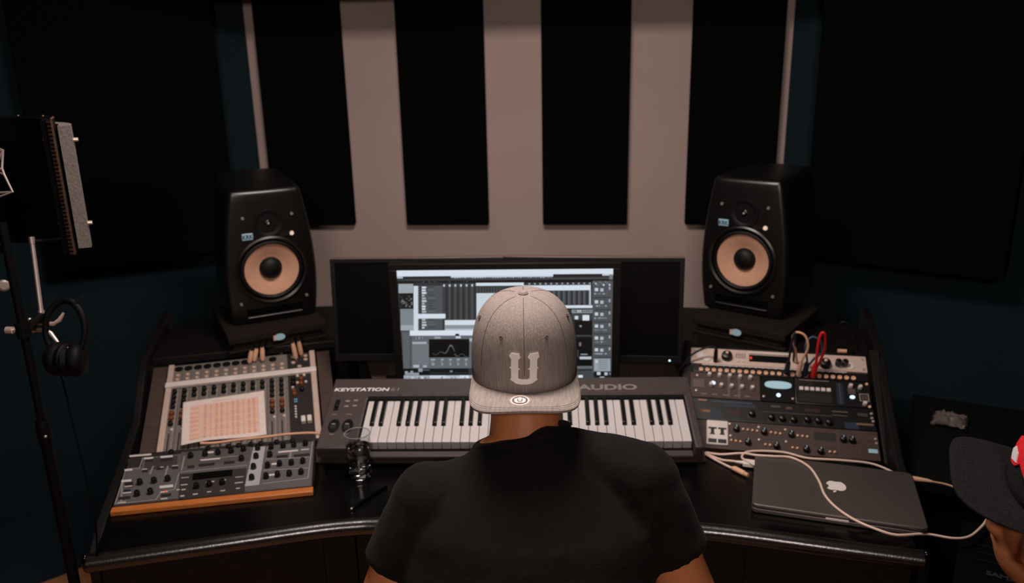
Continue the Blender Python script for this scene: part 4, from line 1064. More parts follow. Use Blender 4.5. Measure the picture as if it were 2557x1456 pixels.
b = mbI(); b.tube([(-1.224, 1.505, 1.215), (-1.210, 1.506, 1.2145)], 0.0075, 14); kb_ = b.build('clamp_screw', M_['chrome'], ms)
b = mbI(); b.tube([(-1.210, 1.506, 1.2145), (-1.203, 1.507, 1.214), (-1.198, 1.507, 1.2135), (-1.183, 1.508, 1.212)], [0.003, 0.003, 0.005, 0.004], 12); b.build('thread', M_['steel'], kb_)
b = mbI(); b.ball((-1.194, 1.504, 1.199), 0.0036, 10, 8); b.ball((-1.172, 1.512, 1.237), 0.0036, 10, 8); b.build('bolt_heads', M_['chrome'], ms)
b = mbI(); b.lathe([(0.009, 0), (0.012, 0.003), (0.012, 0.014), (0.008, 0.018), (0, 0.018)], 18, (-1.232, 1.531, 1.307), (0.7, -0.7, 0.1)); b.build('wing_knob', M_['steel'], ms)
# shield: layered curved panel
shield = thing('microphone_shield', 'curved black microphone shield with grey felt edge and bronze perforated rim', 'microphone shield', Matrix.Translation((-1.26, 1.50, 1.505)))
def arc_layer(r0, r1, a0, a1, z0, z1, n=36):
    vs = []; 
    for i in range(n+1):
        a = R(a0+(a1-a0)*i/n)
        for r, z in ((r0, z0), (r1, z0), (r1, z1), (r0, z1)): vs.append((r*math.cos(a), r*math.sin(a), z))
    fs = [(0, 1, 2, 3), (4*n+3, 4*n+2, 4*n+1, 4*n)]
    for i in range(n):
        for k in range(4): fs.append((4*i+k, 4*(i+1)+k, 4*(i+1)+(k+1) % 4, 4*i+(k+1) % 4))
    b = MB(); b._add(vs, fs); return b
arc_layer(0.168, 0.186, 22, 170, -0.138, 0.140).build('inner_foam', M_['foam'], shield)
arc_layer(0.186, 0.1905, 22, 170, -0.140, 0.142).build('inner_plate', M_['matte'], shield)
arc_layer(0.196, 0.220, 24.5, 168, -0.130, 0.128).build('felt_layer', M_['greyfelt'], shield)
b = MB()
for i in range(34):
    z = -0.137+0.0083*i
    for a in (21.4,):
        b.box((0.1845*math.cos(R(a)), 0.1845*math.sin(R(a)), z), (0.0085, 0.005, 0.0046))
b.build('perforated_rim', M_['perf'], shield)
b = MB(); b.cyl((0.1885*math.cos(R(21.6)), 0.1885*math.sin(R(21.6)), -0.140), (0.1885*math.cos(R(21.6)), 0.1885*math.sin(R(21.6)), 0.142), 0.0026, n=10); b.build('rim_wire', M_['perf'], shield)
for a, z in ((40, 0.098), (40, -0.08)):
    b = MB(); r = 0.167; b.lathe([(0.0042, 0), (0.0038, 0.003), (0, 0.004)], 12, (r*math.cos(R(a)), r*math.sin(R(a)), z), (-math.cos(R(a)), -math.sin(R(a)), 0)); b.build('bolt', M_['steel'], shield)
for a, z in ((27, 0.098), (27, -0.078)):
    b = MB(); b.cyl((0.20*math.cos(R(a)), 0.20*math.sin(R(a)), z), (0.229*math.cos(R(a)), 0.229*math.sin(R(a)), z), 0.0042, n=12); b.build('bolt', M_['chrome'], shield)
for a in (24, 36, 60, 84):
    b = MB(); b.ball((0.188*math.cos(R(a)), 0.188*math.sin(R(a)), 0.1425), 0.0032, 10, 8); b.build('rivet', M_['perf'], shield)
b = MB(); b.tube([(0.089, 0.063, -0.112), (0.118, 0.092, -0.112), (0.145, 0.105, -0.112)], 0.006, 10); b.build('bracket', M_['stand'], shield)
# microphone in a wire cradle
mic = thing('microphone', 'studio microphone held in a pale wire cradle in front of the shield', 'microphone', Matrix.Translation((-1.215, 1.50, 1.545)))
b = MB(); b.cyl((0, 0, -0.10), (0, 0, 0.02), 0.024, n=28); b.build('body', M_['stand'], mic, bevel=0.003)
b = MB(); b.lathe([(0.024, 0.02), (0.027, 0.03), (0.027, 0.075), (0.018, 0.092), (0, 0.098)], 28); b.build('grille', M_['steel'], mic)
b = MB()
I2 = Matrix.Translation((1.215, -1.50, -1.545)); b.M = I2
for pts in ([(-1.19, 1.517, 1.597), (-1.167, 1.517, 1.594), (-1.161, 1.517, 1.592), (-1.163, 1.507, 1.557), (-1.159, 1.504, 1.545), (-1.141, 1.495, 1.511), (-1.166, 1.490, 1.503), (-1.20, 1.482, 1.497)],
            [(-1.174, 1.517, 1.588), (-1.161, 1.517, 1.592)], [(-1.163, 1.507, 1.557), (-1.185, 1.497, 1.545)], [(-1.141, 1.495, 1.511), (-1.165, 1.494, 1.510), (-1.19, 1.494, 1.508)], [(-1.161, 1.517, 1.592), (-1.178, 1.505, 1.553), (-1.159, 1.504, 1.545)]):
    b.tube(pts, 0.0023, 8)
b.build('wire_cradle', M_['steel'], mic)
b = MB(); b.cyl((0.03, -0.03, -0.125), (0.01, -0.01, -0.09), 0.008); b.tube([(0.068, -0.062, -0.14), (0.03, -0.03, -0.125)], 0.008, 10); b.build('cradle_arm', M_['stand'], mic)
# headphones hanging from the clamp
hp = thing('headphones', 'black headphones hanging from the chrome hook of the stand', 'headphones', Matrix.Translation((-1.095, 1.512, 1.20)))
I3 = Matrix.Translation((1.095, -1.512, -1.20))
b = MB(); b.M = I3
b.tube([(-1.128, 1.50, 1.176), (-1.138, 1.507, 1.21), (-1.131, 1.518, 1.250), (-1.108, 1.530, 1.272), (-1.084, 1.532, 1.270), (-1.062, 1.525, 1.245), (-1.055, 1.515, 1.21), (-1.062, 1.505, 1.178)], [0.006, 0.0065, 0.0075, 0.008, 0.008, 0.0075, 0.0065, 0.006], 12, smooth=6); b.build('headband', M_['stand'], hp)
for c, ax, in (((-1.112, 1.497, 1.155), (-1, 0.05, 0)), ((-1.076, 1.499, 1.152), (1, 0.3, 0))):
    b = MB(); b.M = I3; b.lathe([(0.030, -0.012), (0.036, -0.004), (0.036, 0.008), (0.030, 0.016), (0.018, 0.019), (0, 0.020)], 28, c, ax); ec = b.build('ear_cup', M_['stand'], hp)
    b = MB(); b.M = I3; q = V(c)-V(ax).normalized()*0.012; b.lathe([(0.018, 0), (0.033, 0.002), (0.035, -0.008), (0.028, -0.015), (0.020, -0.012)], 28, q, ax); b.build('ear_pad', M_['stand'], ec)
b = MB(); b.M = I3; b.tube([(-1.084, 1.488, 1.172), (-1.079, 1.488, 1.184)], 0.0030, 8); b.build('yoke_mark', M_['steel'], hp)
b = MB(); b.M = I3; b.tube([(-1.110, 1.490, 1.120), (-1.104, 1.486, 1.09), (-1.088, 1.468, 1.036), (-1.063, 1.442, 0.946), (-1.044, 1.42, 0.87), (-1.033, 1.408, 0.823), (-1.040, 1.40, 0.73)], 0.0020, 8, smooth=5); b.build('lead', M_['void'], hp)
b = MB(); b.M = I3; b.tube([(-1.075, 1.528, 1.268), (-1.060, 1.534, 1.282)], [0.004, 0.003], 8); b.build('adjuster', M_['rubber'], hp)

# ------------------------------------------------------------------ side table, amplifier, plastic wrap
tb = thing('side_table', 'low black side table beside the rack end of the desk', 'table', frame((1.03, 2.437, 0), -22, 0))
b = MB(); b.box((0.34, -0.29, 0.69), (0.68, 0.58, 0.03)); b.build('tabletop', M_['matte'], tb, bevel=0.003)
b = MB(); b.box((0.34, -0.29, 0.34), (0.62, 0.50, 0.66)); b.build('cabinet', M_['matte'], tb)
for s in (0.20, 0.48):
    b = MB(); b.box((s, -0.545, 0.34), (0.26, 0.012, 0.60)); d = b.build('door', M_['matte'], tb, bevel=0.002)
    b = MB(); b.tube([(s+0.09, -0.553, 0.36), (s+0.09, -0.562, 0.37), (s+0.09, -0.562, 0.43), (s+0.09, -0.553, 0.44)], 0.004, 8); b.build('handle', M_['plastic'], d)
# crumpled wrap
rg = random.Random(3)
b = MB(); n = 12; vs = []
for j in range(n+1):
    for i in range(n+1):
        u, v = i/n, j/n
        e = min(u, 1-u, v, 1-v)
        vs.append((-0.045+0.09*u+rg.uniform(-0.004, 0.004), -0.040+0.08*v+rg.uniform(-0.004, 0.004), 0.001+min(0.02, 0.10*e)+rg.uniform(0, 0.012)))
fs = [(j*(n+1)+i, j*(n+1)+i+1, (j+1)*(n+1)+i+1, (j+1)*(n+1)+i) for j in range(n) for i in range(n)]
b._add(vs, fs)
o = b.build('plastic_wrap', mat('clear_grey_film', (110, 98, 94), 0.16, 0.8, var=0.2, vscale=90), M=frame((1.052, 2.222, 0.706), -28, 0), angle=5)
sm_ = o.modifiers.new('sol', 'SOLIDIFY'); sm_.thickness = 0.0006
tag(o, 'crumpled clear plastic wrap on the low black side table', 'plastic wrap')
# amplifier whose ribbed top carries a brand
am = thing('amplifier', 'black ribbed amplifier at the desk corner with faint lettering on top', 'amplifier', frame((0.745, 1.50, 0), -27, 0))
b = MB(); b.box((0.235, 0.06, 0.60), (0.44, 0.30, 0.25)); b.build('case', M_['void'], am, bevel=0.006)
b = MB()
for k in range(5): b.box((0.235, 0.17-k*0.030, 0.7265), (0.38, 0.004, 0.006))
b.build('cooling_rib', M_['matte'], am)
text_box('lettering', 'SAMSON', M_['dimprint'], am, 0.070, 0.006, 0.152, 0.022, 0.7258, bold=0.0006, M=None)
b = MB(); b.box((0.235, 0.06, 0.237), (0.40, 0.26, 0.474)); b.build('plinth', M_['void'], am)
b = MB(); b.tube([(0.05, -0.088, 0.60), (0.08, -0.108, 0.60), (0.39, -0.108, 0.60), (0.42, -0.088, 0.60)], 0.007, 10); b.build('front_handle', M_['plastic'], am)

# ------------------------------------------------------------------ people
def ring(z, cx, cy, rx, ry, n=32, k=0.0, p=2.3, ky=0.0):
    o = []
    for i in range(n):
        a = 2*math.pi*i/n; c, s = math.cos(a), math.sin(a)
        x = rx*math.copysign(abs(c)**(2/p), c); y = ry*math.copysign(abs(s)**(2/p), s)
        o.append(V((cx+x, cy+y, z+k*x+ky*y)))
    return o
def limb(b, pts, rs, n=18):
    b.tube(pts, rs, n, smooth=5)
    b.ball(pts[0], rs[0], 16, 10); b.ball(pts[-1], rs[-1], 16, 10)
def hand(b, wrist, d, side, down=0.25):
    """palm, four bent fingers and a thumb; d = pointing direction, palm down"""
    d = V(d).normalized(); up = V((0, 0, 1)); sd = d.cross(up).normalized()*side   # towards the thumb
    n = sd.cross(d).normalized()
    if n.z < 0: n = -n
    w = V(wrist)
    rot = Matrix((sd, d, n)).transposed()
    b.ball(w+d*0.052, (0.040, 0.054, 0.0145), 18, 12, rot=rot)
    b.ball(w+d*0.004, (0.027, 0.03, 0.018), 14, 10, rot=rot)
    for k, (o, L) in enumerate(((0.029, 0.070), (0.010, 0.079), (-0.010, 0.074), (-0.028, 0.058))):
        p0 = w+d*(0.078-0.003*k)+sd*o; p1 = p0+d*0.030+sd*o*0.12+n*0.004
        p2 = p1+d*L*0.42+sd*o*0.08-n*0.007; p3 = p2+d*L*0.26-n*0.014
        b.tube([p0, p1, p2, p3], [0.0092, 0.0088, 0.0080, 0.0066], 12, smooth=4); b.ball(p3, 0.0067, 12, 8)
    p0 = w+d*0.022+sd*0.026; p1 = p0+d*0.030+sd*0.026-n*0.004; p2 = p1+d*0.028+sd*0.007-n*0.006
    b.tube([p0, p1, p2], [0.013, 0.0105, 0.0085], 12, smooth=4); b.ball(p2, 0.0086, 12, 8)
def head(b, H, nose=True):
    """skull, jaw and features, facing +Y; H = skull centre"""
    H = V(H)
    b.ball(H, (0.074, 0.094, 0.108), 28, 20)
    b.ball(H+V((0, 0.030, -0.060)), (0.056, 0.062, 0.070), 24, 16)
    b.ball(H+V((0, 0.060, -0.098)), (0.028, 0.026, 0.022), 16, 12)      # chin
    b.ball(H+V((0, 0.082, 0.012)), (0.052, 0.014, 0.012), 16, 10)       # brow
    for s in (-1, 1):
        b.ball(H+V((s*0.040, 0.066, -0.030)), (0.022, 0.022, 0.022), 14, 10)   # cheekbone
        b.ball(H+V((s*0.079, -0.006, -0.018)), (0.009, 0.020, 0.031), 16, 12, rot=Matrix.Rotation(R(s*22), 3, 'Z'))
        b.ball(H+V((s*0.076, 0.002, -0.042)), (0.008, 0.010, 0.011), 12, 8)
    b.tube([H+V((0, 0.090, 0.002)), H+V((0, 0.104, -0.022)), H+V((0, 0.114, -0.038)), H+V((0, 0.098, -0.048))], [0.008, 0.010, 0.013, 0.009], 12, smooth=4)
    for s in (-1, 1): b.ball(H+V((s*0.013, 0.098, -0.042)), (0.008, 0.010, 0.007), 12, 8)
    b.ball(H+V((0, 0.090, -0.066)), (0.024, 0.010, 0.0055), 16, 8); b.ball(H+V((0, 0.089, -0.076)), (0.021, 0.010, 0.006), 16, 8)
def eyes(H, parent, M):
    for s in (-1, 1):
        b = MB(); b.M = M; b.ball(V(H)+V((s*0.031, 0.076, -0.008)), 0.0125, 18, 12); e = b.build('eye', M_['white'], parent)
        b = MB(); b.M = M; b.ball(V(H)+V((s*0.031, 0.0868, -0.008)), (0.0055, 0.0025, 0.0055), 14, 8); b.build('iris', M_['gloss'], e)
        b = MB(); b.M = M; b.tube([V(H)+V((s*0.012, 0.091, 0.014)), V(H)+V((s*0.032, 0.0925, 0.020)), V(H)+V((s*0.052, 0.078, 0.013))], [0.003, 0.0042, 0.002], 8, smooth=4); b.build('eyebrow', M_['capthread'], parent)

RISE = 0.11; PW = 3.0
def cap(parent, M, mc, mb_, a=0.0935, bb=0.107, h=0.155, flat=1.0):
    """baseball cap: x across, y towards the brim, z up; origin at the middle of the crown's base"""
    p = PW
    def S(z): return max(0.0, 1-(max(0, z)/h)**p)**(1/p)
    def surf(phi, z, off=0.0):
        s = S(z); r = V((a*s*math.sin(phi), bb*s*math.cos(phi), z))
        if off:
            n = V((math.sin(phi)/a, math.cos(phi)/bb, 0.0)); n.normalize(); q = (z/h)**(p-1)
            n = (n*(1-min(1, q*0.8))+V((0, 0, 1))*min(1, q)).normalized(); r = r+n*off
        return r
    rings = []
    NR = 26
    for j in range(NR):
        t = j/NR*math.pi/2; z = h*math.sin(t)**(2/p)
        rings.append([surf(2*math.pi*i/72, z) for i in range(72)])
    b = MB(); b.M = M; b.loft(rings, caps=False)
    k = len(b.v); 
    b._add([V((0, 0, h))], [])
    base = (NR-1)*72
    for i in range(72): b.f.append((base+i, base+(i+1) % 72, k)); b.c.append(None)
    crown = b.build('cap', mc, parent, angle=80)
    so = crown.modifiers.new('sol', 'SOLIDIFY'); so.thickness = 0.0025; so.offset = -1
    # brim
    vs = []; NB, NW = 40, 12
    for i in range(NB+1):
        ph = R(-84+168*i/NB); c, s = math.cos(ph), math.sin(ph)
        root = V((a*s, bb*c)); outer = V((0.0945*math.copysign(abs(s)**0.55, s), 0.018+(bb+0.073-0.018)*c**0.42))
        for j in range(NW+1):
            q = root.lerp(outer, j/NW); z = -1.05*q.x*q.x*(0.5+0.5*j/NW)+RISE*max(0, q.y-0.04)
            vs.append((q.x, q.y, z+0.004))
    fs = [(i*(NW+1)+j, i*(NW+1)+j+1, (i+1)*(NW+1)+j+1, (i+1)*(NW+1)+j) for i in range(NB) for j in range(NW)]
    b = MB(); b.M = M; b._add(vs, fs); br = b.build('brim', mb_, crown, angle=80)
    so = br.modifiers.new('sol', 'SOLIDIFY'); so.thickness = 0.0042; so.offset = -1
    be = br.modifiers.new('bev', 'BEVEL'); be.width = 0.0014; be.segments = 2; be.limit_method = 'ANGLE'; be.angle_limit = R(50)
    return crown, br, surf

# --- man at the desk
man = thing('person', 'man seated at the desk seen from behind, grey cap worn backwards, black t-shirt', 'person', Matrix.Translation((-0.10, 1.10, 0)))
I4 = Matrix.Translation((0.10, -1.10, 0))
b = MB(); b.M = I4
Hc = V((-0.106, 1.345, 1.196))
head(b, Hc)
limb(b, [(-0.106, 1.328, 1.19), (-0.105, 1.308, 1.125), (-0.102, 1.275, 1.05)], [0.061, 0.064, 0.076])
limb(b, [(-0.105, 1.285, 1.085), (-0.185, 1.225, 1.050), (-0.262, 1.190, 1.030)], [0.058, 0.034, 0.050])
limb(b, [(-0.100, 1.280, 1.085), (-0.02, 1.245, 1.085), (0.095, 1.215, 1.045)], [0.060, 0.040, 0.050])
b.ball((-0.155, 1.248, 1.086), 0.036, 18, 12); b.ball((-0.180, 1.234, 1.074), 0.031, 18, 12)
b.loft([ring(0.44, -0.10, 1.08, 0.165, 0.115), ring(0.55, -0.10, 1.09, 0.165, 0.11), ring(0.72, -0.10, 1.11, 0.155, 0.105), ring(0.88, -0.098, 1.14, 0.17, 0.11), ring(0.98, -0.095, 1.17, 0.185, 0.108), ring(1.05, -0.095, 1.205, 0.15, 0.09), ring(1.09, -0.098, 1.245, 0.09, 0.07)])
arms = (((-0.262, 1.185, 1.030), (-0.315, 1.162, 0.915), (-0.352, 1.150, 0.815), (-0.320, 1.27, 0.800), (-0.272, 1.385, 0.788), (0.10, 1, -0.05), 1),
        ((0.095, 1.215, 1.055), (0.148, 1.195, 0.935), (0.192, 1.185, 0.835), (0.160, 1.31, 0.812), (0.110, 1.425, 0.792), (-0.12, 1, -0.05), -1))
for sh, mid, el, fo, wr, d, sd in arms:
    limb(b, [sh, mid, el, fo, wr], [0.056, 0.050, 0.043, 0.041, 0.027])
    hand(b, wr, d, sd)
for s in (-1, 1):
    limb(b, [(-0.10+s*0.09, 1.09, 0.485), (-0.10+s*0.105, 1.30, 0.495), (-0.10+s*0.115, 1.50, 0.490), (-0.10+s*0.115, 1.50, 0.30), (-0.10+s*0.115, 1.49, 0.09)], [0.075, 0.066, 0.055, 0.052, 0.036])
    limb(b, [(-0.10+s*0.115, 1.48, 0.055), (-0.10+s*0.118, 1.60, 0.040)], [0.036, 0.030])
remeshed(b, 'body', M_['skin'], man, 0.0045, 8)
eyes(Hc, man, I4)
b = MB(); b.M = I4
b.loft([ring(0.53, -0.10, 1.085, 0.195, 0.135), ring(0.70, -0.10, 1.11, 0.192, 0.132), ring(0.84, -0.098, 1.135, 0.205, 0.135), ring(0.94, -0.095, 1.160, 0.216, 0.130), ring(1.01, -0.092, 1.185, 0.210, 0.118), ring(1.055, -0.092, 1.208, 0.175, 0.102), ring(1.085, -0.100, 1.228, 0.128, 0.088, k=0.12, ky=-0.12), ring(1.110, -0.110, 1.246, 0.088, 0.076, k=0.22, ky=-0.28), ring(1.120, -0.110, 1.254, 0.079, 0.068, k=0.22, ky=-0.30)])
limb(b, [(-0.165, 1.218, 1.046), (-0.212, 1.203, 1.044), (-0.262, 1.188, 1.030)], [0.050, 0.052, 0.063])
limb(b, [(-0.060, 1.240, 1.092), (0.010, 1.228, 1.088), (0.095, 1.215, 1.062)], [0.052, 0.054, 0.066])
for (sh, mid, el, fo, wr, d, sd) in arms:
    sh, mid = V(sh), V(mid); end = sh.lerp(mid, 0.98)
    b.tube([sh, sh.lerp(end, 0.5), end], [0.066, 0.067, 0.066], 22, smooth=4); b.ball(sh, 0.066, 20, 14)
sh_ = remeshed(b, 't_shirt', M_['shirt'], man, 0.0055, 7, displace=(0.09, 0.010))
b = MB(); b.M = I4
cp = []
for i in range(49):
    a = 2*math.pi*i/48; x = 0.0775*math.cos(a); y = 0.066*math.sin(a); cp.append((-0.109+x, 1.254+y, 1.119+0.28*x-0.30*y))
b.tube(cp, 0.0085, 12); b.build('collar', M_['shirt'], sh_)
b = MB(); b.M = I4
b.loft([ring(0.43, -0.10, 1.075, 0.175, 0.125), ring(0.56, -0.10, 1.09, 0.178, 0.122), ring(0.66, -0.10, 1.105, 0.172, 0.118)])
for s in (-1, 1):
    limb(b, [(-0.10+s*0.09, 1.09, 0.49), (-0.10+s*0.105, 1.30, 0.500), (-0.10+s*0.115, 1.50, 0.495), (-0.10+s*0.115, 1.505, 0.30), (-0.10+s*0.115, 1.495, 0.12)], [0.086, 0.078, 0.068, 0.064, 0.056])
remeshed(b, 'trousers', M_['denim'], man, 0.008, 5, displace=(0.08, 0.008))
for s in (-1, 1):
    b = MB(); b.M = I4; b.loft([ring(0.014, -0.10+s*0.117, 1.545, 0.047, 0.135), ring(0.04, -0.10+s*0.117, 1.545, 0.049, 0.137), ring(0.07, -0.10+s*0.117, 1.53, 0.044, 0.11), ring(0.11, -0.10+s*0.116, 1.49, 0.042, 0.052)]); b.build('shoe', M_['rubber'], man, bevel=0.004)
# cap worn backwards: the brim points at the camera
def capframe(o, yaw, pitch, roll):
    """y = brim direction"""
    m = Matrix.Translation(o) @ Matrix.Rotation(R(yaw), 4, 'Z') @ Matrix.Rotation(R(roll), 4, 'Y') @ Matrix.Rotation(R(pitch), 4, 'X')
    return m
CF = I4 @ capframe((-0.108, 1.328, 1.214), 184.6, -5, 0)
crown, brim, surf = cap(man, CF, M_['capgrey'], M_['brimgrey'], h=0.146)
h = 0.146
b = MB(); b.M = CF; b.lathe([(0.0085, -0.002), (0.0088, 0.002), (0.0065, 0.0048), (0, 0.0055)], 24, (0, 0, h-0.0005)); b.build('button', M_['capgrey'], crown)
b = MB(); b.M = CF
for ph in (0, 52, 122, 180, 238, 308):
    b.tube([surf(R(ph), h*math.sin(math.pi/2*k/20)**(2/PW), 0.0001) for k in range(2 if ph else 2, 20)], 0.0005, 6)
b.build('seam', M_['capthread'], crown)
b = MB(); b.M = CF
for ph, z in ((27, 0.101), (-27, 0.101), (76, 0.112), (-76, 0.112), (150, 0.105), (210, 0.105)):
    q = surf(R(ph), z, 0.0014); n = (surf(R(ph), z, 0.01)-surf(R(ph), z)).normalized()
    b.lathe([(0.0036, -0.001), (0.0036, 0.0008), (0.0022, 0.0012), (0.0017, 0.0), (0, -0.0004)], 14, q, n)
b.build('eyelet', M_['capthread'], crown)
# raised letter on the front of the crown
U = [(285, 350), (430, 360), (450, 430), (412, 470), (412, 630), (445, 645), (412, 665), (405, 830), (450, 855), (570, 855), (610, 830), (615, 665), (580, 650), (615, 630), (622, 470), (585, 430), (622, 362), (770, 350), (790, 430), (750, 470), (745, 620), (775, 640), (745, 655), (738, 840), (755, 875), (650, 945), (570, 960), (450, 960), (370, 945), (260, 870), (280, 840), (280, 655), (250, 632), (280, 612), (285, 465), (250, 410)]
bm = bmesh.new()
vv = [bm.verts.new(((x-518)*8.9e-5, -(y-655)*8.6e-5, 0)) for x, y in U]
bm.faces.new(vv); bmesh.ops.triangulate(bm, faces=bm.faces)
bmesh.ops.subdivide_edges(bm, edges=bm.edges, cuts=2, use_grid_fill=True)
ex = bmesh.ops.extrude_face_region(bm, geom=bm.faces[:])
tops = [e for e in ex['geom'] if isinstance(e, bmesh.types.BMVert)]
for v in tops: v.co.z = 1.0
for v in bm.verts:
    x, zl, top_ = -v.co.x, v.co.y+0.0545, v.co.z
    s = max(0.05, (1-(zl/h)**PW)**(1/PW)); ph = math.asin(max(-1, min(1, x/(0.0935*s))))
    q = surf(ph, zl, 0.0030 if top_ > 0.5 else -0.0005)
    v.co = CF @ q
me = bpy.data.meshes.new('letter'); bmesh.ops.recalc_face_normals(bm, faces=bm.faces); bm.to_mesh(me); bm.free()
o = bpy.data.objects.new('letter', me); COL.objects.link(o); o.parent = crown; me.materials.append(M_['capletter'])
# round sticker on the brim
b = MB(); SX, SY = 0.008, 0.141
def disc(r, z, col, rr=None, n=40):
    vs = [(SX+r*math.cos(2*math.pi*i/n), SY+r*math.sin(2*math.pi*i/n), z) for i in range(n)]
    b._add(vs, [tuple(range(n))], col)
b.M = CF
def ZB(k): return 0.0050+RISE*0.104+k*0.00025
b.lathe([(0.0185, ZB(0)-0.001), (0.0185, ZB(0)), (0, ZB(0))], 40, (SX, SY, 0), col=(172, 152, 144))
disc(0.0155, ZB(1), (238, 228, 224)); disc(0.0128, ZB(2), (118, 100, 94))
hexa = [(0, 0.0100), (-0.0062, 0.0062), (-0.0092, 0.0045), (-0.0092, -0.0040), (-0.0062, -0.0085), (0.0062, -0.0085), (0.0092, -0.0040), (0.0092, 0.0045), (0.0062, 0.0062)]
b._add([(SX+x, SY-y, ZB(3)) for x, y in hexa], [tuple(range(len(hexa)))], (236, 228, 226))
ul = [(-0.0042, 0.0040), (-0.0026, 0.0040), (-0.0026, -0.0022), (-0.0016, -0.0034), (0.0016, -0.0034), (0.0026, -0.0022), (0.0026, 0.0040), (0.0042, 0.0040), (0.0042, -0.0030), (0.0022, -0.0052), (-0.0022, -0.0052), (-0.0042, -0.0030)]
for idx in ((0, 1, 2, 11), (11, 2, 3, 10), (10, 3, 4, 9), (9, 4, 5, 8), (8, 5, 6, 7)):
    b._add([(SX+ul[i][0], SY-ul[i][1], ZB(4)) for i in idx], [(0, 1, 2, 3)], (120, 104, 98))
b.build('brim_sticker', M_['printed'], brim)
b = MB(); b.M = CF
for r_ in (0.80, 0.88, 0.96):
    pts = []
    for i in range(37):
        ph = R(-78+156*i/36); c, s = math.cos(ph), math.sin(ph)
        root = V((0.0935*s, 0.107*c)); outer = V((0.0945*math.copysign(abs(s)**0.55, s), 0.018+(0.107+0.073-0.018)*c**0.42))
        q = root.lerp(outer, r_); pts.append((q.x, q.y, 0.0042-1.05*q.x*q.x*(0.5+0.5*r_)+RISE*max(0, q.y-0.04)))
    b.tube(pts, 0.00025, 5)
b.build('brim_stitching', M_['capthread'], brim)

# stool under the man
st = thing('stool', 'black round stool under the man in the grey cap', 'stool', Matrix.Translation((-0.10, 1.09, 0)))
b = MB(); b.lathe([(0.0, 0.345), (0.17, 0.345), (0.195, 0.36), (0.20, 0.385), (0.19, 0.402), (0.0, 0.408)], 36); b.build('seat', M_['rubber'], st)
b = MB(); b.cyl((0, 0, 0.08), (0, 0, 0.35), 0.025); b.build('column', M_['steel'], st)
for k in range(5):
    a = R(18+72*k)
    b = MB(); b.tube([(0, 0, 0.095), (0.25*math.cos(a), 0.25*math.sin(a), 0.07)], [0.024, 0.014], 10); lg = b.build('leg', M_['rubber'], st)
    b = MB(); b.cyl((0.25*math.cos(a)-0.012*math.sin(a), 0.25*math.sin(a)+0.012*math.cos(a), 0.028), (0.25*math.cos(a)+0.012*math.sin(a), 0.25*math.sin(a)-0.012*math.cos(a), 0.028), 0.027, n=18); b.build('caster', M_['rubber'], lg)

# --- second person at the right, facing the gear
PM = Matrix.Translation((0.732, 0.948, 0)) @ Matrix.Rotation(R(30), 4, 'Z') @ Matrix.Diagonal((0.96, 0.96, 0.96, 1))
p2 = thing('person', 'person in a charcoal cap with a red emblem beside the laptop, face turned away', 'person', PM)
b = MB()
H2 = V((0.0, 0.125, 1.155))
head(b, H2)
limb(b, [(0, 0.110, 1.12), (0, 0.085, 1.06), (0, 0.06, 1.01)], [0.058, 0.060, 0.068])
for s in (-1, 1):
    limb(b, [(s*0.03, 0.06, 1.02), (s*0.10, 0.03, 1.005), (s*0.17, 0.0, 0.965)], [0.060, 0.050, 0.054])
b.loft([ring(0.44, 0, 0, 0.165, 0.115), ring(0.6, 0, 0.0, 0.155, 0.105), ring(0.80, 0, 0.005, 0.165, 0.108), ring(0.92, 0, 0.015, 0.18, 0.105), ring(0.99, 0, 0.03, 0.14, 0.09), ring(1.03, 0, 0.05, 0.09, 0.07)])
arms2 = [((s*0.175, 0.0, 0.965), (s*0.205, 0.01, 0.85), (s*0.215, 0.04, 0.72), (s*0.18, 0.16, 0.66), (s*0.13, 0.28, 0.60), (-s*0.15, 1, -0.15), -s) for s in (-1, 1)]
for sh, mid, el, fo, wr, d, sd in arms2:
    limb(b, [sh, mid, el, fo, wr], [0.055, 0.048, 0.042, 0.040, 0.027]); hand(b, wr, d, sd)
for s in (-1, 1):
    limb(b, [(s*0.09, 0, 0.485), (s*0.105, 0.20, 0.495), (s*0.11, 0.37, 0.490), (s*0.11, 0.37, 0.30), (s*0.11, 0.36, 0.09)], [0.075, 0.066, 0.055, 0.052, 0.036])
    limb(b, [(s*0.11, 0.35, 0.055), (s*0.113, 0.47, 0.040)], [0.036, 0.030])
remeshed(b, 'body', M_['skin2'], p2, 0.0048, 8)
eyes(H2, p2, Matrix.Identity(4))
b = MB()
b.loft([ring(0.52, 0, 0.0, 0.185, 0.13), ring(0.70, 0, 0.0, 0.182, 0.128), ring(0.84, 0, 0.005, 0.192, 0.128), ring(0.93, 0, 0.015, 0.198, 0.12), ring(0.985, 0, 0.03, 0.16, 0.10), ring(1.015, 0, 0.045, 0.11, 0.085), ring(1.03, 0, 0.055, 0.085, 0.075)])
for sh, mid, el, fo, wr, d, sd in arms2:
    sh, mid = V(sh), V(mid); b.tube([sh, sh.lerp(mid, 0.6), mid], [0.064, 0.064, 0.062], 22, smooth=4); b.ball(sh, 0.064, 20, 14)
    b.tube([(sh.x*0.25, 0.045, 1.0), sh], [0.045, 0.058], 18)
remeshed(b, 't_shirt', M_['shirt'], p2, 0.006, 6, displace=(0.09, 0.008))
b = MB()
b.loft([ring(0.43, 0, 0, 0.175, 0.122), ring(0.56, 0, 0, 0.175, 0.118), ring(0.64, 0, 0, 0.168, 0.115)])
for s in (-1, 1):
    limb(b, [(s*0.09, 0, 0.49), (s*0.105, 0.20, 0.50), (s*0.11, 0.37, 0.495), (s*0.11, 0.375, 0.30), (s*0.11, 0.365, 0.12)], [0.085, 0.077, 0.067, 0.063, 0.055])
remeshed(b, 'trousers', M_['denim'], p2, 0.008, 5, displace=(0.08, 0.006))
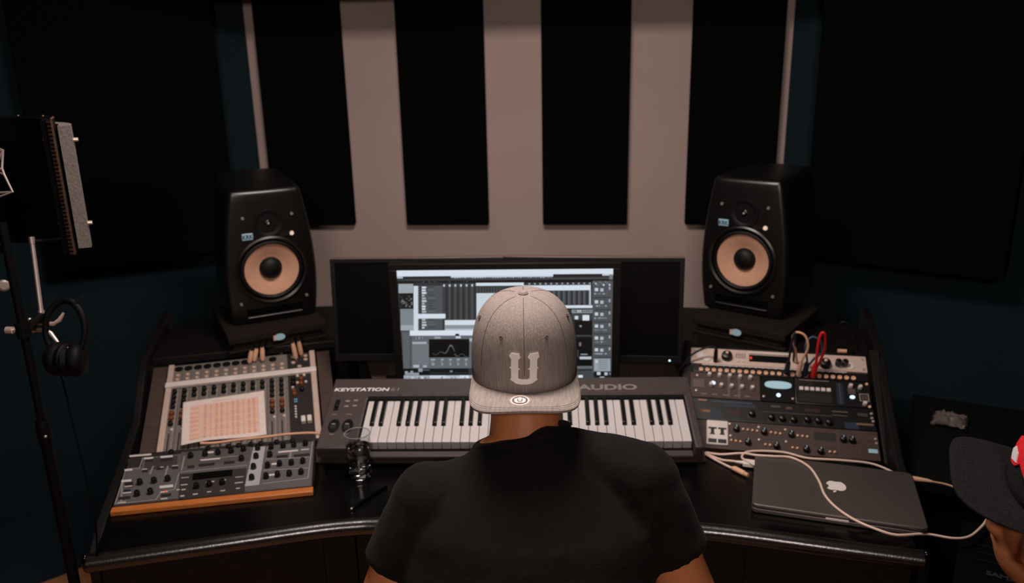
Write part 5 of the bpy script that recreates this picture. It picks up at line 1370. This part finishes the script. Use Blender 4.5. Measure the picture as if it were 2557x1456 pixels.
for s in (-1, 1):
    b = MB(); b.loft([ring(0.014, s*0.112, 0.415, 0.047, 0.135), ring(0.04, s*0.112, 0.415, 0.049, 0.137), ring(0.07, s*0.112, 0.40, 0.044, 0.11), ring(0.11, s*0.111, 0.36, 0.042, 0.052)]); b.build('shoe', M_['rubber'], p2, bevel=0.004)
CF2 = PM.inverted() @ capframe((0.700, 1.052, 1.135), 70.7, 6.5, -12)
crown2, brim2, surf2 = cap(p2, CF2, M_['capblack'], M_['capblack'], h=0.14)
b = MB(); b.M = CF2; b.lathe([(0.0085, -0.002), (0.0088, 0.002), (0.0065, 0.0048), (0, 0.0055)], 24, (0, 0, 0.1395)); b.build('button', M_['capblack'], crown2)
def patch(poly, off, m, name):
    bm = bmesh.new(); bm.faces.new([bm.verts.new((x, z, 0)) for x, z in poly]); bmesh.ops.triangulate(bm, faces=bm.faces)
    bmesh.ops.subdivide_edges(bm, edges=bm.edges, cuts=2, use_grid_fill=True)
    ex = bmesh.ops.extrude_face_region(bm, geom=bm.faces[:])
    for e in ex['geom']:
        if isinstance(e, bmesh.types.BMVert): e.co.z = 1
    for v in bm.verts:
        zl = v.co.y; s = max(0.05, (1-(zl/0.14)**PW)**(1/PW)); ph = math.asin(max(-0.99, min(0.99, v.co.x/(0.0935*s))))
        v.co = CF2 @ surf2(ph, zl, off if v.co.z > 0.5 else -0.0005)
    me = bpy.data.meshes.new(name); bmesh.ops.recalc_face_normals(bm, faces=bm.faces); bm.to_mesh(me); bm.free()
    o = bpy.data.objects.new(name, me); COL.objects.link(o); o.parent = crown2; me.materials.append(m); return o
patch([(-0.044, 0.046), (-0.027, 0.070), (-0.010, 0.082), (0.010, 0.082), (0.027, 0.070), (0.044, 0.046), (0.034, 0.052), (0.022, 0.058), (0.014, 0.047), (0.0, 0.043), (-0.014, 0.047), (-0.022, 0.058), (-0.034, 0.052)], 0.0030, M_['red'], 'emblem')
patch([(-0.016, 0.054), (-0.008, 0.064), (0.008, 0.064), (0.016, 0.054), (0.0, 0.048)], 0.0042, M_['white_emb'], 'emblem_detail')
st2 = copy_tree(st); st2.matrix_world = Matrix.Translation((0.732, 0.948, 0)); st2['label'] = 'black round stool under the person in the charcoal cap'

# ------------------------------------------------------------------ lights, world, camera
def area(name, loc, size, power, col, rot=(0, 0, 0), sy=None, spread=180):
    l = bpy.data.lights.new(name, 'AREA'); l.shape = 'RECTANGLE'; l.size = size; l.size_y = sy or size; l.energy = power; l.color = col; l.spread = R(spread)
    o = bpy.data.objects.new(name, l); COL.objects.link(o); o.location = loc; o.rotation_euler = rot; return o
area('ceiling_light_glow', (-0.25, 1.50, 2.525), 0.66, LAMP, (1.0, 0.88, 0.815), sy=0.42)
area('fill_panel_glow', (0.05, -1.52, 2.45), 0.5, REAR_FILL, (1.0, 0.86, 0.78), rot=(R(74), 0, 0), sy=0.22)  # added fill light that brightens whatever faces the camera
t2 = copy_tree(bpy.data.objects['ceiling_light']); t2.name = 'fill_panel'; t2.matrix_world = Matrix.Translation((0.05, -1.60, 2.34)) @ Matrix.Rotation(R(90), 4, 'X'); t2['label'] = 'added fill light panel on the wall behind the camera'  # unseen fixture added around the fill light
w = bpy.data.worlds.new('World'); SC.world = w; w.use_nodes = True
bg = w.node_tree.nodes['Background']; bg.inputs['Color'].default_value = (0.5, 0.45, 0.45, 1); bg.inputs['Strength'].default_value = 0.0
cam = bpy.data.cameras.new('camera'); co = bpy.data.objects.new('camera', cam); COL.objects.link(co)
pit, yaw, rol = R(16.32), R(5.48), R(1.185)
fwd = V((-math.sin(yaw)*math.cos(pit), math.cos(yaw)*math.cos(pit), -math.sin(pit)))
r0 = V((math.cos(yaw), math.sin(yaw), 0)); d0 = fwd.cross(r0)
rt = r0*math.cos(rol)+d0*math.sin(rol); dn = -r0*math.sin(rol)+d0*math.cos(rol)
up = -dn; bk_ = -fwd
co.matrix_world = Matrix(((rt.x, up.x, bk_.x, 0), (rt.y, up.y, bk_.y, 0), (rt.z, up.z, bk_.z, 1.75), (0, 0, 0, 1)))
cam.sensor_width = 36; cam.lens = 2000/2557*36; cam.clip_start = 0.05
cam.dof.use_dof = True; cam.dof.focus_distance = 1.34; cam.dof.aperture_fstop = 4.0
SC.camera = co
vs_ = SC.view_settings
SC.display_settings.display_device = 'sRGB'
vs_.view_transform = 'Standard'; vs_.look = 'None'; vs_.exposure = 0.0; vs_.gamma = 1.0
vs_.use_curve_mapping = False
